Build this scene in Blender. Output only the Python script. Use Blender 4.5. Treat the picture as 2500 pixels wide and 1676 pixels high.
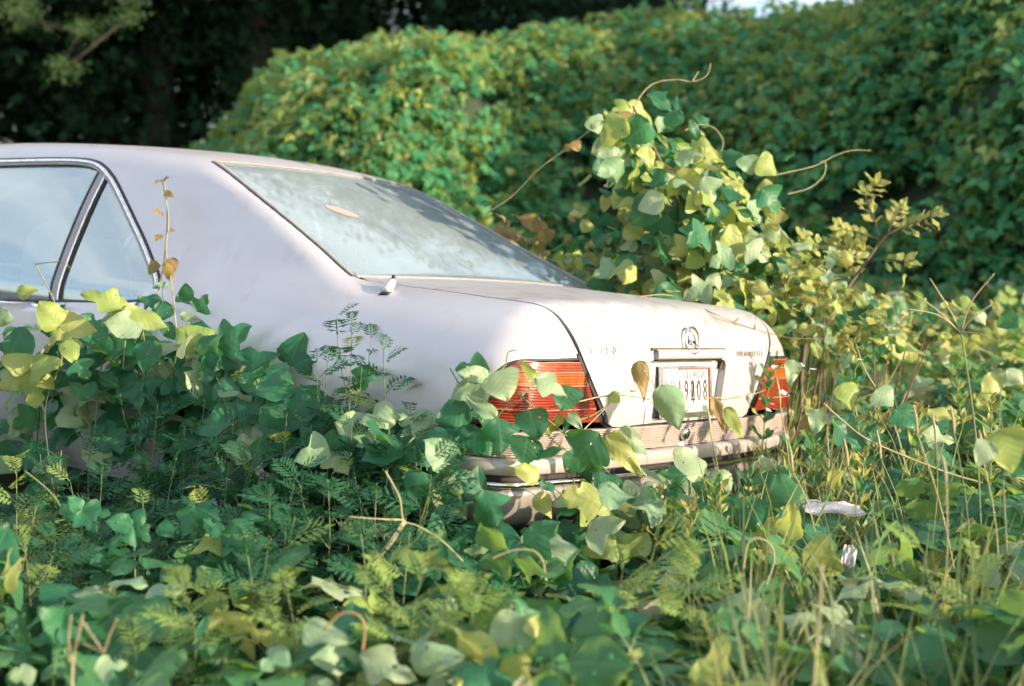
import bpy, math, random
import numpy as np
from mathutils import Vector, Matrix, geometry

# ------------------------------------------------------------------ camera, sky, sun, exposure
for o in list(bpy.data.objects):
    bpy.data.objects.remove(o, do_unlink=True)
SC = bpy.context.scene
ROOT = SC.collection
IW, IH, FPX = 2500.0, 1676.0, 3532.66          # photograph's frame and focal length in its pixels

def cam_basis(yaw, pitch, roll):
    f = np.array([math.sin(yaw)*math.cos(pitch), math.cos(yaw)*math.cos(pitch), math.sin(pitch)])
    r = np.array([math.cos(yaw), -math.sin(yaw), 0.0]); u = np.cross(r, f)
    return r*math.cos(roll)+u*math.sin(roll), -r*math.sin(roll)+u*math.cos(roll), f

CC = np.array([-4.11714, -2.42678, 1.14446])   # camera in the car's own frame
YAW = 0.916598
cr, cu, cf = cam_basis(YAW, -0.0581008, 0.0790628)
# the car stands a little crooked in the weeds: tilt of the car frame in the world
TILT = math.radians(2.5)
PIV = Vector((-.5, 1.2, 0))
CAR_M = Matrix.Translation(PIV) @ Matrix.Rotation(TILT, 4, Vector((math.sin(YAW), math.cos(YAW), 0))) @ Matrix.Translation(-PIV)
CM = np.array(CAR_M)
R3 = CM[:3, :3]
CAM = R3 @ CC + CM[:3, 3]
cr, cu, cf = R3 @ cr, R3 @ cu, R3 @ cf
FH = np.array([math.sin(YAW), math.cos(YAW), 0.0]); RH = np.array([math.cos(YAW), -math.sin(YAW), 0.0])

def pray(px, py):
    return cf + cr*(px-IW/2)/FPX - cu*(py-IH/2)/FPX
def at(px, py, depth):
    return CAM + pray(px, py)*depth

cam = bpy.data.cameras.new('camera')
cam.sensor_width = 36.0
cam.lens = FPX*36.0/IW
cam.clip_start = 0.05; cam.clip_end = 600
cam.dof.use_dof = True
cam.dof.focus_distance = 4.45
cam.dof.aperture_fstop = 2.1
cam_o = bpy.data.objects.new('camera', cam); ROOT.objects.link(cam_o)
cam_o.matrix_world = Matrix(((cr[0], cu[0], -cf[0], CAM[0]), (cr[1], cu[1], -cf[1], CAM[1]), (cr[2], cu[2], -cf[2], CAM[2]), (0, 0, 0, 1)))
SC.camera = cam_o

SUN_EL = math.radians(15)
SUN_XY = np.array([.30, -1.0]); SUN_XY /= np.linalg.norm(SUN_XY)
SUN_D = np.array([SUN_XY[0]*math.cos(SUN_EL), SUN_XY[1]*math.cos(SUN_EL), math.sin(SUN_EL)])
world = bpy.data.worlds.new('World'); SC.world = world; world.use_nodes = True
nt = world.node_tree; nt.nodes.clear()
w_out = nt.nodes.new('ShaderNodeOutputWorld'); w_bg = nt.nodes.new('ShaderNodeBackground')
w_sky = nt.nodes.new('ShaderNodeTexSky'); w_sky.sky_type = 'NISHITA'; w_sky.sun_disc = False
w_sky.sun_elevation = SUN_EL
w_sky.sun_rotation = math.atan2(SUN_XY[0], SUN_XY[1])
w_sky.air_density = 1.0; w_sky.dust_density = 1.6; w_sky.ozone_density = 1.2
# thin streaky cloud over the whole sky
w_tc = nt.nodes.new('ShaderNodeTexCoord'); w_map = nt.nodes.new('ShaderNodeMapping')
w_map.inputs['Scale'].default_value = (1.0, 1.0, 5.5)
w_no = nt.nodes.new('ShaderNodeTexNoise'); w_no.inputs['Scale'].default_value = 1.7; w_no.inputs['Detail'].default_value = 5
w_no.inputs['Roughness'].default_value = .58
w_rp = nt.nodes.new('ShaderNodeValToRGB')
w_rp.color_ramp.elements[0].position = .38; w_rp.color_ramp.elements[1].position = .66
w_rp.color_ramp.elements[1].color = (.85, .85, .85, 1)
w_mx = nt.nodes.new('ShaderNodeMix'); w_mx.data_type = 'RGBA'
w_mx.inputs['B'].default_value = (6.2, 6.1, 6.3, 1)
L = nt.links.new
L(w_tc.outputs['Generated'], w_map.inputs['Vector']); L(w_map.outputs['Vector'], w_no.inputs['Vector'])
L(w_no.outputs['Fac'], w_rp.inputs['Fac']); L(w_rp.outputs['Color'], w_mx.inputs['Factor'])
L(w_sky.outputs['Color'], w_mx.inputs['A']); L(w_mx.outputs['Result'], w_bg.inputs['Color'])
w_bg.inputs['Strength'].default_value = .12
L(w_bg.outputs['Background'], w_out.inputs['Surface'])

sun = bpy.data.lights.new('sun', 'SUN'); sun.energy = 3.5; sun.angle = math.radians(.6); sun.color = (1, .78, .57)
sun_o = bpy.data.objects.new('sun', sun); ROOT.objects.link(sun_o)
sun_o.rotation_euler = Vector(SUN_D).to_track_quat('Z', 'Y').to_euler()
sun_o.location = (4, -20, 9)
SC.view_settings.view_transform = 'Standard'; SC.view_settings.look = 'None'
SC.view_settings.exposure = 1.55; SC.view_settings.gamma = 1.0
SC.cycles.use_denoising = True
SC.cycles.use_adaptive_sampling = True; SC.cycles.adaptive_threshold = .04
SC.cycles.max_bounces = 4; SC.cycles.diffuse_bounces = 1; SC.cycles.glossy_bounces = 2
SC.cycles.transmission_bounces = 3; SC.cycles.transparent_max_bounces = 8
SC.cycles.sample_clamp_indirect = 4
SC.cycles.caustics_reflective = False; SC.cycles.caustics_refractive = False
SC.cycles.use_light_tree = False

# ------------------------------------------------------------------ small helpers
rng = np.random.default_rng(7)
random.seed(7)
def unit(v):
    v = np.asarray(v, float); return v/np.linalg.norm(v)
def tag(o, label=None, cat=None, group=None, kind=None):
    if label: o['label'] = label
    if cat: o['category'] = cat
    if group: o['group'] = group
    if kind: o['kind'] = kind
    return o
def link(o, parent=None):
    ROOT.objects.link(o)
    if parent is not None: o.parent = parent
    return o
def empty(name, loc=(0, 0, 0)):
    o = bpy.data.objects.new(name, None); o.location = loc; o.empty_display_size = .1
    return link(o)
def mesh_data(name, V, Fc, mat=None, smooth=True, normals=None, uv=None):
    me = bpy.data.meshes.new(name)
    me.from_pydata([tuple(map(float, v)) for v in V], [], [tuple(int(i) for i in f) for f in Fc])
    if mat is not None:
        for m in (mat if isinstance(mat, (list, tuple)) else [mat]): me.materials.append(m)
    if smooth: me.polygons.foreach_set('use_smooth', [True]*len(me.polygons))
    if uv is not None:
        l = me.uv_layers.new(name='UVMap')
        idx = np.empty(len(me.loops), int); me.loops.foreach_get('vertex_index', idx)
        l.data.foreach_set('uv', np.asarray(uv, float)[idx].ravel())
    me.update()
    if normals is not None:
        me.normals_split_custom_set_from_vertices([tuple(map(float, n)) for n in normals])
    return me
def obj(name, me, parent=None, M=None):
    o = bpy.data.objects.new(name, me); link(o, parent)
    if M is not None: o.matrix_local = M
    return o
class MB:
    def __init__(s): s.V = []; s.F = []; s.n = 0
    def add(s, V, Fc):
        V = np.asarray(V, float); s.V.append(V); s.F += [tuple(i+s.n for i in f) for f in Fc]; s.n += len(V)
    def box(s, c, sz, M=None):
        c = np.array(c, float); h = np.array(sz, float)/2
        V = np.array([[x, y, z] for x in (-1, 1) for y in (-1, 1) for z in (-1, 1)])*h
        if M is not None: V = V @ np.array(M).T
        s.add(V+c, [(0, 1, 3, 2), (4, 6, 7, 5), (0, 4, 5, 1), (2, 3, 7, 6), (0, 2, 6, 4), (1, 5, 7, 3)])
    def tube(s, P, r, n=6, cap=True):
        P = np.asarray(P, float); m = len(P); r = np.broadcast_to(np.asarray(r, float), (m,))
        T = np.gradient(P, axis=0) if m > 2 else np.repeat((P[1:]-P[:1]), 2, 0)
        T /= np.linalg.norm(T, axis=1, keepdims=True)+1e-9
        a = np.array([0, 0, 1.]) if abs(T[0][2]) < .9 else np.array([1., 0, 0])
        V = []
        u = np.cross(T[0], a); u /= np.linalg.norm(u)
        for i in range(m):
            u = u-T[i]*(u@T[i]); u /= np.linalg.norm(u)+1e-9; w = np.cross(T[i], u)
            for k in range(n):
                t = 2*math.pi*k/n; V.append(P[i]+r[i]*(u*math.cos(t)+w*math.sin(t)))
        Fc = [(i*n+k, i*n+(k+1) % n, (i+1)*n+(k+1) % n, (i+1)*n+k) for i in range(m-1) for k in range(n)]
        if cap: Fc += [tuple(range(n-1, -1, -1)), tuple(range((m-1)*n, m*n))]
        s.add(V, Fc)
    def data(s, name, mat, smooth=True): return mesh_data(name, np.concatenate(s.V), s.F, mat, smooth)
def smooth_path(P, n=8, closed=False):
    P = np.asarray(P, float); out = []
    m = len(P)
    for i in range(m if closed else m-1):
        p0, p1, p2, p3 = (P[(i-1) % m], P[i], P[(i+1) % m], P[(i+2) % m]) if closed else (P[max(i-1, 0)], P[i], P[i+1], P[min(i+2, m-1)])
        for k in range(n):
            t = k/n
            out.append(.5*((2*p1)+(-p0+p2)*t+(2*p0-5*p1+4*p2-p3)*t*t+(-p0+3*p1-3*p2+p3)*t**3))
    if not closed: out.append(P[-1])
    return np.array(out)
def lattice(ix, iy, iz, seed):
    h = (ix*374761393+iy*668265263+iz*2147483647+seed*974634777) & 0xffffffff
    h = ((h ^ (h >> 13))*1274126177) & 0xffffffff
    return ((h ^ (h >> 16)) & 0xffff)/65535.0
def vnoise(P, seed=0):
    P = np.asarray(P, float); i = np.floor(P).astype(np.int64); f = P-i; f = f*f*(3-2*f)
    r = 0
    for dx in (0, 1):
        for dy in (0, 1):
            for dz in (0, 1):
                w = (f[..., 0] if dx else 1-f[..., 0])*(f[..., 1] if dy else 1-f[..., 1])*(f[..., 2] if dz else 1-f[..., 2])
                r = r+w*lattice(i[..., 0]+dx, i[..., 1]+dy, i[..., 2]+dz, seed)
    return r*2-1
def fbm(P, seed=0, o=4):
    P = np.asarray(P, float); a, s = 1, 0
    for k in range(o): s = s+a*vnoise(P, seed+k); P = P*2.03; a *= .5
    return s

# ------------------------------------------------------------------ materials
def new_mat(name):
    m = bpy.data.materials.new(name); m.use_nodes = True; n = m.node_tree; n.nodes.clear()
    out = n.nodes.new('ShaderNodeOutputMaterial'); return m, n, out
def principled(n, **k):
    b = n.nodes.new('ShaderNodeBsdfPrincipled')
    for a, v in k.items(): b.inputs[a.replace('_', ' ')].default_value = v
    return b
def c4(c): return (c[0], c[1], c[2], 1)
def simple(name, col, rough=.5, metal=0, spec=.5, coat=0, noise=None, bump=0, bscale=60, coatr=.1):
    """plain surface with mottling (noise=(scale, other colour, amount))"""
    m, n, out = new_mat(name)
    b = principled(n, Base_Color=c4(col), Roughness=rough, Metallic=metal, Specular_IOR_Level=spec, Coat_Weight=coat, Coat_Roughness=coatr)
    tc = n.nodes.new('ShaderNodeTexCoord')
    if noise:
        no = n.nodes.new('ShaderNodeTexNoise'); no.inputs['Scale'].default_value = noise[0]; no.inputs['Detail'].default_value = 6
        no.inputs['Roughness'].default_value = .65
        rp = n.nodes.new('ShaderNodeValToRGB'); rp.color_ramp.elements[0].position = .38; rp.color_ramp.elements[1].position = .66
        rp.color_ramp.elements[0].color = (0, 0, 0, 1); rp.color_ramp.elements[1].color = (noise[2],)*3+(1,)
        mx = n.nodes.new('ShaderNodeMix'); mx.data_type = 'RGBA'; mx.inputs['A'].default_value = c4(col); mx.inputs['B'].default_value = c4(noise[1])
        n.links.new(tc.outputs['Object'], no.inputs['Vector']); n.links.new(no.outputs['Fac'], rp.inputs['Fac'])
        n.links.new(rp.outputs['Color'], mx.inputs['Factor']); n.links.new(mx.outputs['Result'], b.inputs['Base Color'])
    if bump:
        nb = n.nodes.new('ShaderNodeTexNoise'); nb.inputs['Scale'].default_value = bscale; nb.inputs['Detail'].default_value = 4
        bp = n.nodes.new('ShaderNodeBump'); bp.inputs['Strength'].default_value = bump; bp.inputs['Distance'].default_value = .004
        n.links.new(tc.outputs['Object'], nb.inputs['Vector']); n.links.new(nb.outputs['Fac'], bp.inputs['Height']); n.links.new(bp.outputs['Normal'], b.inputs['Normal'])
    n.links.new(b.outputs['BSDF'], out.inputs['Surface'])
    return m
# ------------------------------------------------------------------ the car: one implicit body surface that every panel is cut from (car frame: y forward, z up, left = -x)
def smax(a,b,k):
    h=np.maximum(k-np.abs(a-b),0)/k
    return np.maximum(a,b)+h*h*k*.25
def smin(a,b,k): return -smax(-a,-b,k)
def crv(xs,ys):
    # monotone-ish cubic hermite (catmull rom slopes), vectorised
    xs=np.array(xs,float);ys=np.array(ys,float)
    m=np.gradient(ys,xs)
    def f(x):
        x=np.clip(x,xs[0],xs[-1]);i=np.clip(np.searchsorted(xs,x)-1,0,len(xs)-2)
        h=xs[i+1]-xs[i];t=(x-xs[i])/h
        return ys[i]*(1+2*t)*(1-t)**2+m[i]*h*t*(1-t)**2+ys[i+1]*t*t*(3-2*t)+m[i+1]*h*t*t*(t-1)
    return f
W0=crv([-.2,0,.15,.35,.7,1.1,2.2,3.3,4.2,4.8,5.3],[.870,.885,.907,.926,.940,.943,.943,.940,.925,.89,.84])
PZ=crv([.1,.25,.4,.55,.65,.78,.88,.97,1.1],[-.12,-.06,-.018,-.003,0,-.004,-.014,-.035,-.085])
DC=crv([-.2,0,.12,.3,.6,.9,1.15,1.5,1.8,2.6,3.4,3.8,4.3,4.8,5.3],[1.012,1.032,1.041,1.048,1.055,1.055,1.01,.93,.895,.85,.85,.93,.90,.83,.74])
REAR=crv([.2,.35,.5,.6,.67,.77,.87,.95,1.02,1.1],[.06,.03,.012,0,-.014,-.014,-.008,.006,.03,.07])
RC=crv([.8,1.4,1.7,1.96,2.31,2.6,3.1,3.5,4.0],[1.33,1.415,1.449,1.474,1.491,1.496,1.489,1.462,1.40])
TAP=crv([.5,1.0,1.4,1.75,2.05,2.3,3.,3.6,4.2],[.085,.083,.070,.042,.014,.002,0,.005,.03])
KU=crv([0,.6,.85,1.1,1.4,1.6,1.85,2.1,6],[.03,.03,.06,.13,.18,.14,.04,.02,.02])
KF=crv([0,1.1,1.5,1.9,3.6,4.1,6],[.26,.26,.20,.07,.07,.2,.2])
ZB=crv([0,.85,1.0,1.2,1.5,2.2,6],[.99,.98,.92,.80,.70,.70,.70])
def Ff(x,y,z):
    ax=np.sqrt(x*x+1e-6)
    flank=ax-(W0(y)+PZ(z))
    top=z-(DC(y)-.022*(ax/.7)**2)
    rear=(REAR(z)+.07*ax*ax)-y
    front=y-(5.1-.22*ax*ax-.10*(z-.6)**2)
    L=smax(flank,top,KF(y))
    L=smax(L,rear,.12)
    L=smax(L,front,.25)
    L=smax(L,.18-z,.05)
    side=(ax-(.876-.41*(z-.88)-2.5*np.maximum(.93-z,0)**2-.10*(z-1.15)**2-TAP(y)*np.clip((z-.92)/.36,.1,1)))*.925
    roof=z-(RC(y)-.028*(ax/.56)**2)
    rw=(.985+2.44*(z-1.0985)-.055*(1-(ax/.65)**2)-y)*.379
    ws=(y-(4.05-1.4*(z-.95)-.25*ax*ax))*.58
    G=smax(side,roof,.10)
    G=smax(G,rw,.04)
    G=smax(G,ws,.06)
    G=smax(G,ZB(y)-z,.02)
    t=np.clip((ax-.66)/.16,0,1);t=t*t*(3-2*t)
    return smin(L,G,.02+(KU(y)-.02)*t)
def F(P): return Ff(P[...,0],P[...,1],P[...,2])
def march(o, d, t0, t1, step=.03, off=0.):
    """first entry from outside along o+t d (stepping by the surface distance, then bisection)"""
    n = len(o); t = np.full(n, float(t0)); a = np.full(n, np.nan); b = np.full(n, np.nan); act = np.ones(n, bool)
    v = F(o+d*t[:, None])-off; ins = v <= 0
    for _ in range(260):
        i = np.nonzero(act)[0]
        if len(i) == 0: break
        st = np.clip(v[i]*.55, .008, .35); st = np.where(ins[i], .03, st); tn = t[i]+st; vn = F(o[i]+d[i]*tn[:, None])-off
        hit = (~ins[i]) & (vn <= 0); h = i[hit]; a[h] = t[h]; b[h] = tn[hit]; act[h] = False
        ins[i] = vn <= 0; t[i] = tn; v[i] = vn; act[i[tn > t1]] = False
    ok = ~np.isnan(a); a0 = np.where(ok, a, 0.); b0 = np.where(ok, b, 0.)
    for _ in range(14):
        m = (a0+b0)/2; p = F(o+d*m[:, None])-off > 0; a0 = np.where(p, m, a0); b0 = np.where(p, b0, m)
    return np.where(ok, (a0+b0)/2, np.nan)
def grad(P,e=1e-4):
    g=np.stack([F(P+np.eye(3)[i]*e)-F(P-np.eye(3)[i]*e) for i in range(3)],-1)
    return g/np.linalg.norm(g,axis=-1,keepdims=True)

def paint_mat(name='faded_silver_paint', s0=.58, sa=.20):
    m, n, out = new_mat(name)
    b = principled(n, Base_Color=(.63, .60, .585, 1), Roughness=.40, Metallic=.42, Specular_IOR_Level=.5, Coat_Weight=.35, Coat_Roughness=.22)
    tc = n.nodes.new('ShaderNodeTexCoord')
    a = n.nodes.new('ShaderNodeTexNoise'); a.inputs['Scale'].default_value = 3.0; a.inputs['Detail'].default_value = 8; a.inputs['Roughness'].default_value = .7
    r1 = n.nodes.new('ShaderNodeValToRGB'); r1.color_ramp.elements[0].position = .35; r1.color_ramp.elements[1].position = .75
    r1.color_ramp.elements[0].color = (0, 0, 0, 1); r1.color_ramp.elements[1].color = (.5, .5, .5, 1)
    mx = n.nodes.new('ShaderNodeMix'); mx.data_type = 'RGBA'; mx.inputs['A'].default_value = (.515, .51, .525, 1); mx.inputs['B'].default_value = (.455, .44, .45, 1)
    mp = n.nodes.new('ShaderNodeMapping'); mp.inputs['Scale'].default_value = (14, 14, 1.1)
    s = n.nodes.new('ShaderNodeTexNoise'); s.inputs['Scale'].default_value = 1.0; s.inputs['Detail'].default_value = 5
    r2 = n.nodes.new('ShaderNodeValToRGB'); r2.color_ramp.elements[0].position = s0; r2.color_ramp.elements[1].position = s0+.2
    r2.color_ramp.elements[1].color = (sa, sa, sa, 1)
    mx2 = n.nodes.new('ShaderNodeMix'); mx2.data_type = 'RGBA'; mx2.inputs['B'].default_value = (.27, .20, .16, 1)
    g = n.nodes.new('ShaderNodeTexNoise'); g.inputs['Scale'].default_value = 260; g.inputs['Detail'].default_value = 2
    r3 = n.nodes.new('ShaderNodeValToRGB'); r3.color_ramp.elements[0].position = .68; r3.color_ramp.elements[1].position = .78
    r3.color_ramp.elements[1].color = (.30, .30, .30, 1)
    mx3 = n.nodes.new('ShaderNodeMix'); mx3.data_type = 'RGBA'; mx3.inputs['B'].default_value = (.2, .15, .11, 1)
    K = n.links.new
    K(tc.outputs['Object'], a.inputs['Vector']); K(a.outputs['Fac'], r1.inputs['Fac']); K(r1.outputs['Color'], mx.inputs['Factor'])
    K(tc.outputs['Object'], mp.inputs['Vector']); K(mp.outputs['Vector'], s.inputs['Vector']); K(s.outputs['Fac'], r2.inputs['Fac'])
    K(mx.outputs['Result'], mx2.inputs['A']); K(r2.outputs['Color'], mx2.inputs['Factor'])
    K(tc.outputs['Object'], g.inputs['Vector']); K(g.outputs['Fac'], r3.inputs['Fac'])
    K(mx2.outputs['Result'], mx3.inputs['A']); K(r3.outputs['Color'], mx3.inputs['Factor']); K(mx3.outputs['Result'], b.inputs['Base Color'])
    rr = n.nodes.new('ShaderNodeMapRange'); rr.inputs['To Min'].default_value = .32; rr.inputs['To Max'].default_value = .55
    K(a.outputs['Fac'], rr.inputs['Value']); K(rr.outputs['Result'], b.inputs['Roughness'])
    bp = n.nodes.new('ShaderNodeBump'); bp.inputs['Strength'].default_value = .05; bp.inputs['Distance'].default_value = .02
    K(a.outputs['Fac'], bp.inputs['Height']); K(bp.outputs['Normal'], b.inputs['Normal'])
    K(b.outputs['BSDF'], out.inputs['Surface'])
    return m
def glass_mat(name, tint, refl, dust_sky):
    m, n, out = new_mat(name)
    tr = n.nodes.new('ShaderNodeBsdfTransparent'); tr.inputs['Color'].default_value = c4(tint)
    gl = n.nodes.new('ShaderNodeBsdfGlossy'); gl.inputs['Roughness'].default_value = .035; gl.inputs['Color'].default_value = (.84, .96, .97, 1)
    df = n.nodes.new('ShaderNodeBsdfDiffuse'); df.inputs['Color'].default_value = (.42, .54, .57, 1)  # pale blue film: dust, plus the sky's reflection put into the colour
    fr = n.nodes.new('ShaderNodeFresnel'); fr.inputs['IOR'].default_value = 1.5
    ma = n.nodes.new('ShaderNodeMath'); ma.operation = 'MULTIPLY_ADD'; ma.inputs[1].default_value = 1.0; ma.inputs[2].default_value = refl; ma.use_clamp = True
    m1 = n.nodes.new('ShaderNodeMixShader'); m2 = n.nodes.new('ShaderNodeMixShader')
    tc = n.nodes.new('ShaderNodeTexCoord'); no = n.nodes.new('ShaderNodeTexNoise'); no.inputs['Scale'].default_value = 4; no.inputs['Detail'].default_value = 8; no.inputs['Roughness'].default_value = .7
    mr = n.nodes.new('ShaderNodeMapRange'); mr.inputs['From Min'].default_value = .3; mr.inputs['From Max'].default_value = .75
    mr.inputs['To Min'].default_value = dust_sky*.75; mr.inputs['To Max'].default_value = dust_sky*1.2
    K = n.links.new
    K(fr.outputs['Fac'], ma.inputs[0]); K(ma.outputs[0], m1.inputs['Fac']); K(tr.outputs[0], m1.inputs[1]); K(gl.outputs[0], m1.inputs[2])
    K(tc.outputs['Object'], no.inputs['Vector']); K(no.outputs['Fac'], mr.inputs['Value']); K(mr.outputs['Result'], m2.inputs['Fac'])
    K(m1.outputs[0], m2.inputs[1]); K(df.outputs[0], m2.inputs[2]); K(m2.outputs[0], out.inputs['Surface'])
    return m
def lens_mat(name, col, zf=780):
    m, n, out = new_mat(name)
    b = principled(n, Base_Color=c4(col), Roughness=.22, Specular_IOR_Level=.5, Coat_Weight=.5, Coat_Roughness=.12)
    tc = n.nodes.new('ShaderNodeTexCoord'); sx = n.nodes.new('ShaderNodeSeparateXYZ')
    w = n.nodes.new('ShaderNodeMath'); w.operation = 'MULTIPLY'; w.inputs[1].default_value = zf
    sn = n.nodes.new('ShaderNodeMath'); sn.operation = 'SINE'
    bp = n.nodes.new('ShaderNodeBump'); bp.inputs['Strength'].default_value = .5; bp.inputs['Distance'].default_value = .0025
    mr = n.nodes.new('ShaderNodeMapRange'); mr.inputs['From Min'].default_value = -1; mr.inputs['To Min'].default_value = .6; mr.inputs['To Max'].default_value = 1.05
    no = n.nodes.new('ShaderNodeTexNoise'); no.inputs['Scale'].default_value = 9; no.inputs['Detail'].default_value = 5
    n2 = n.nodes.new('ShaderNodeMapRange'); n2.inputs['From Min'].default_value = .3; n2.inputs['From Max'].default_value = .7; n2.inputs['To Min'].default_value = .7; n2.inputs['To Max'].default_value = 1.15
    mu = n.nodes.new('ShaderNodeMath'); mu.operation = 'MULTIPLY'
    mx = n.nodes.new('ShaderNodeMix'); mx.data_type = 'RGBA'; mx.blend_type = 'MULTIPLY'; mx.inputs['Factor'].default_value = 1; mx.inputs['A'].default_value = c4(col)
    K = n.links.new
    K(tc.outputs['Object'], sx.inputs[0]); K(sx.outputs['Z'], w.inputs[0]); K(w.outputs[0], sn.inputs[0]); K(sn.outputs[0], bp.inputs['Height']); K(bp.outputs['Normal'], b.inputs['Normal'])
    K(sn.outputs[0], mr.inputs['Value']); K(tc.outputs['Object'], no.inputs['Vector']); K(no.outputs['Fac'], n2.inputs['Value'])
    K(mr.outputs['Result'], mu.inputs[0]); K(n2.outputs['Result'], mu.inputs[1]); K(mu.outputs[0], mx.inputs['B']); K(mx.outputs['Result'], b.inputs['Base Color'])
    K(b.outputs['BSDF'], out.inputs['Surface'])
    return m
PAINT = paint_mat(); LIDPAINT = paint_mat('stained_boot_paint', .50, .55)
CHROME = simple('chrome', (.72, .72, .74), .16, 1, noise=(30, (.45, .40, .36), .6))
BLACK = simple('black_rubber', (.012, .012, .014), .6)
GREYRUB = simple('weathered_rubber', (.20, .205, .21), .65, noise=(20, (.30, .29, .28), .8))
GREYTRIM = simple('grey_trim', (.30, .30, .31), .5, noise=(12, (.22, .20, .18), .7))
FRIT = simple('glass_edge_band', (.035, .055, .07), .25)
GLASS_R = glass_mat('dusty_sky_pale_glass', (.66, .83, .87), .17, .34)
GLASS_S = glass_mat('side_glass', (.52, .74, .78), .32, .30)
LENS_RED = lens_mat('red_lens', (.27, .024, .006)); LENS_AMB = lens_mat('amber_lens', (.42, .105, .010)); LENS_TOP = lens_mat('dark_red_lens', (.27, .05, .010))
RIBPAINT = simple('dirty_bumper_paint', (.40, .37, .36), .5, .1, noise=(18, (.30, .22, .16), .6))
BUMP = simple('bumper_paint', (.39, .375, .37), .38, .2, noise=(14, (.34, .28, .23), .55), coat=.2)
LOWBUMP = simple('lower_bumper_plastic', (.26, .25, .245), .35, .2, noise=(10, (.16, .13, .11), .6), coat=.3)
PLATE = simple('plate_white', (.52, .51, .51), .45, noise=(25, (.50, .43, .38), .5))
PLATEINK = simple('plate_ink', (.05, .05, .07), .5)
GHOSTINK = simple('faded_ink', (.30, .24, .24), .5)
RUST = simple('rust', (.28, .08, .02), .8, noise=(60, (.14, .05, .02), .8))
BADGE = simple('worn_badge', (.16, .11, .08), .6, noise=(90, (.46, .42, .38), .9))
MOSS = simple('moss_and_dirt', (.14, .09, .045), .9, noise=(120, (.07, .06, .03), .9), bump=.8, bscale=300)
SEAT = simple('seat_cloth', (.20, .22, .23), .85); HEAD = simple('pale_headrest', (.62, .58, .54), .8, noise=(6, (.5, .45, .4), .5)); CABIN = simple('cabin_trim', (.05, .05, .055), .8)
TYRE = simple('tyre', (.02, .02, .02), .8); ALLOY = simple('alloy', (.5, .5, .5), .35, .8, noise=(20, (.2, .17, .14), .8))
OVAL = simple('peach_oval', (.34, .27, .25), .7)

def snap(P, off=0.):
    P = np.array(P, float)
    for _ in range(8):
        e = 1e-4; g = np.stack([F(P+np.eye(3)[i]*e)-F(P-np.eye(3)[i]*e) for i in range(3)], -1)/(2*e)
        P = P-g*((F(P)-off)/(np.sum(g*g, -1)+1e-9))[:, None]
    return P
def densify(P, h, closed=True):
    P = np.asarray(P, float); out = []
    m = len(P)
    for i in range(m if closed else m-1):
        a, b = P[i], P[(i+1) % m]; k = max(1, int(math.ceil(np.linalg.norm(b-a)/h)))
        out += [a+(b-a)*j/k for j in range(k)]
    if not closed: out.append(P[-1])
    return np.array(out)
def inside(q, poly):
    x, y = q[:, 0], q[:, 1]; c = np.zeros(len(q), bool); n = len(poly)
    for i in range(n):
        (x1, y1), (x2, y2) = poly[i], poly[(i+1) % n]
        k = ((y1 > y) != (y2 > y)) & (x < (x2-x1)*(y-y1)/(y2-y1+1e-30)+x1); c ^= k
    return c
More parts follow.
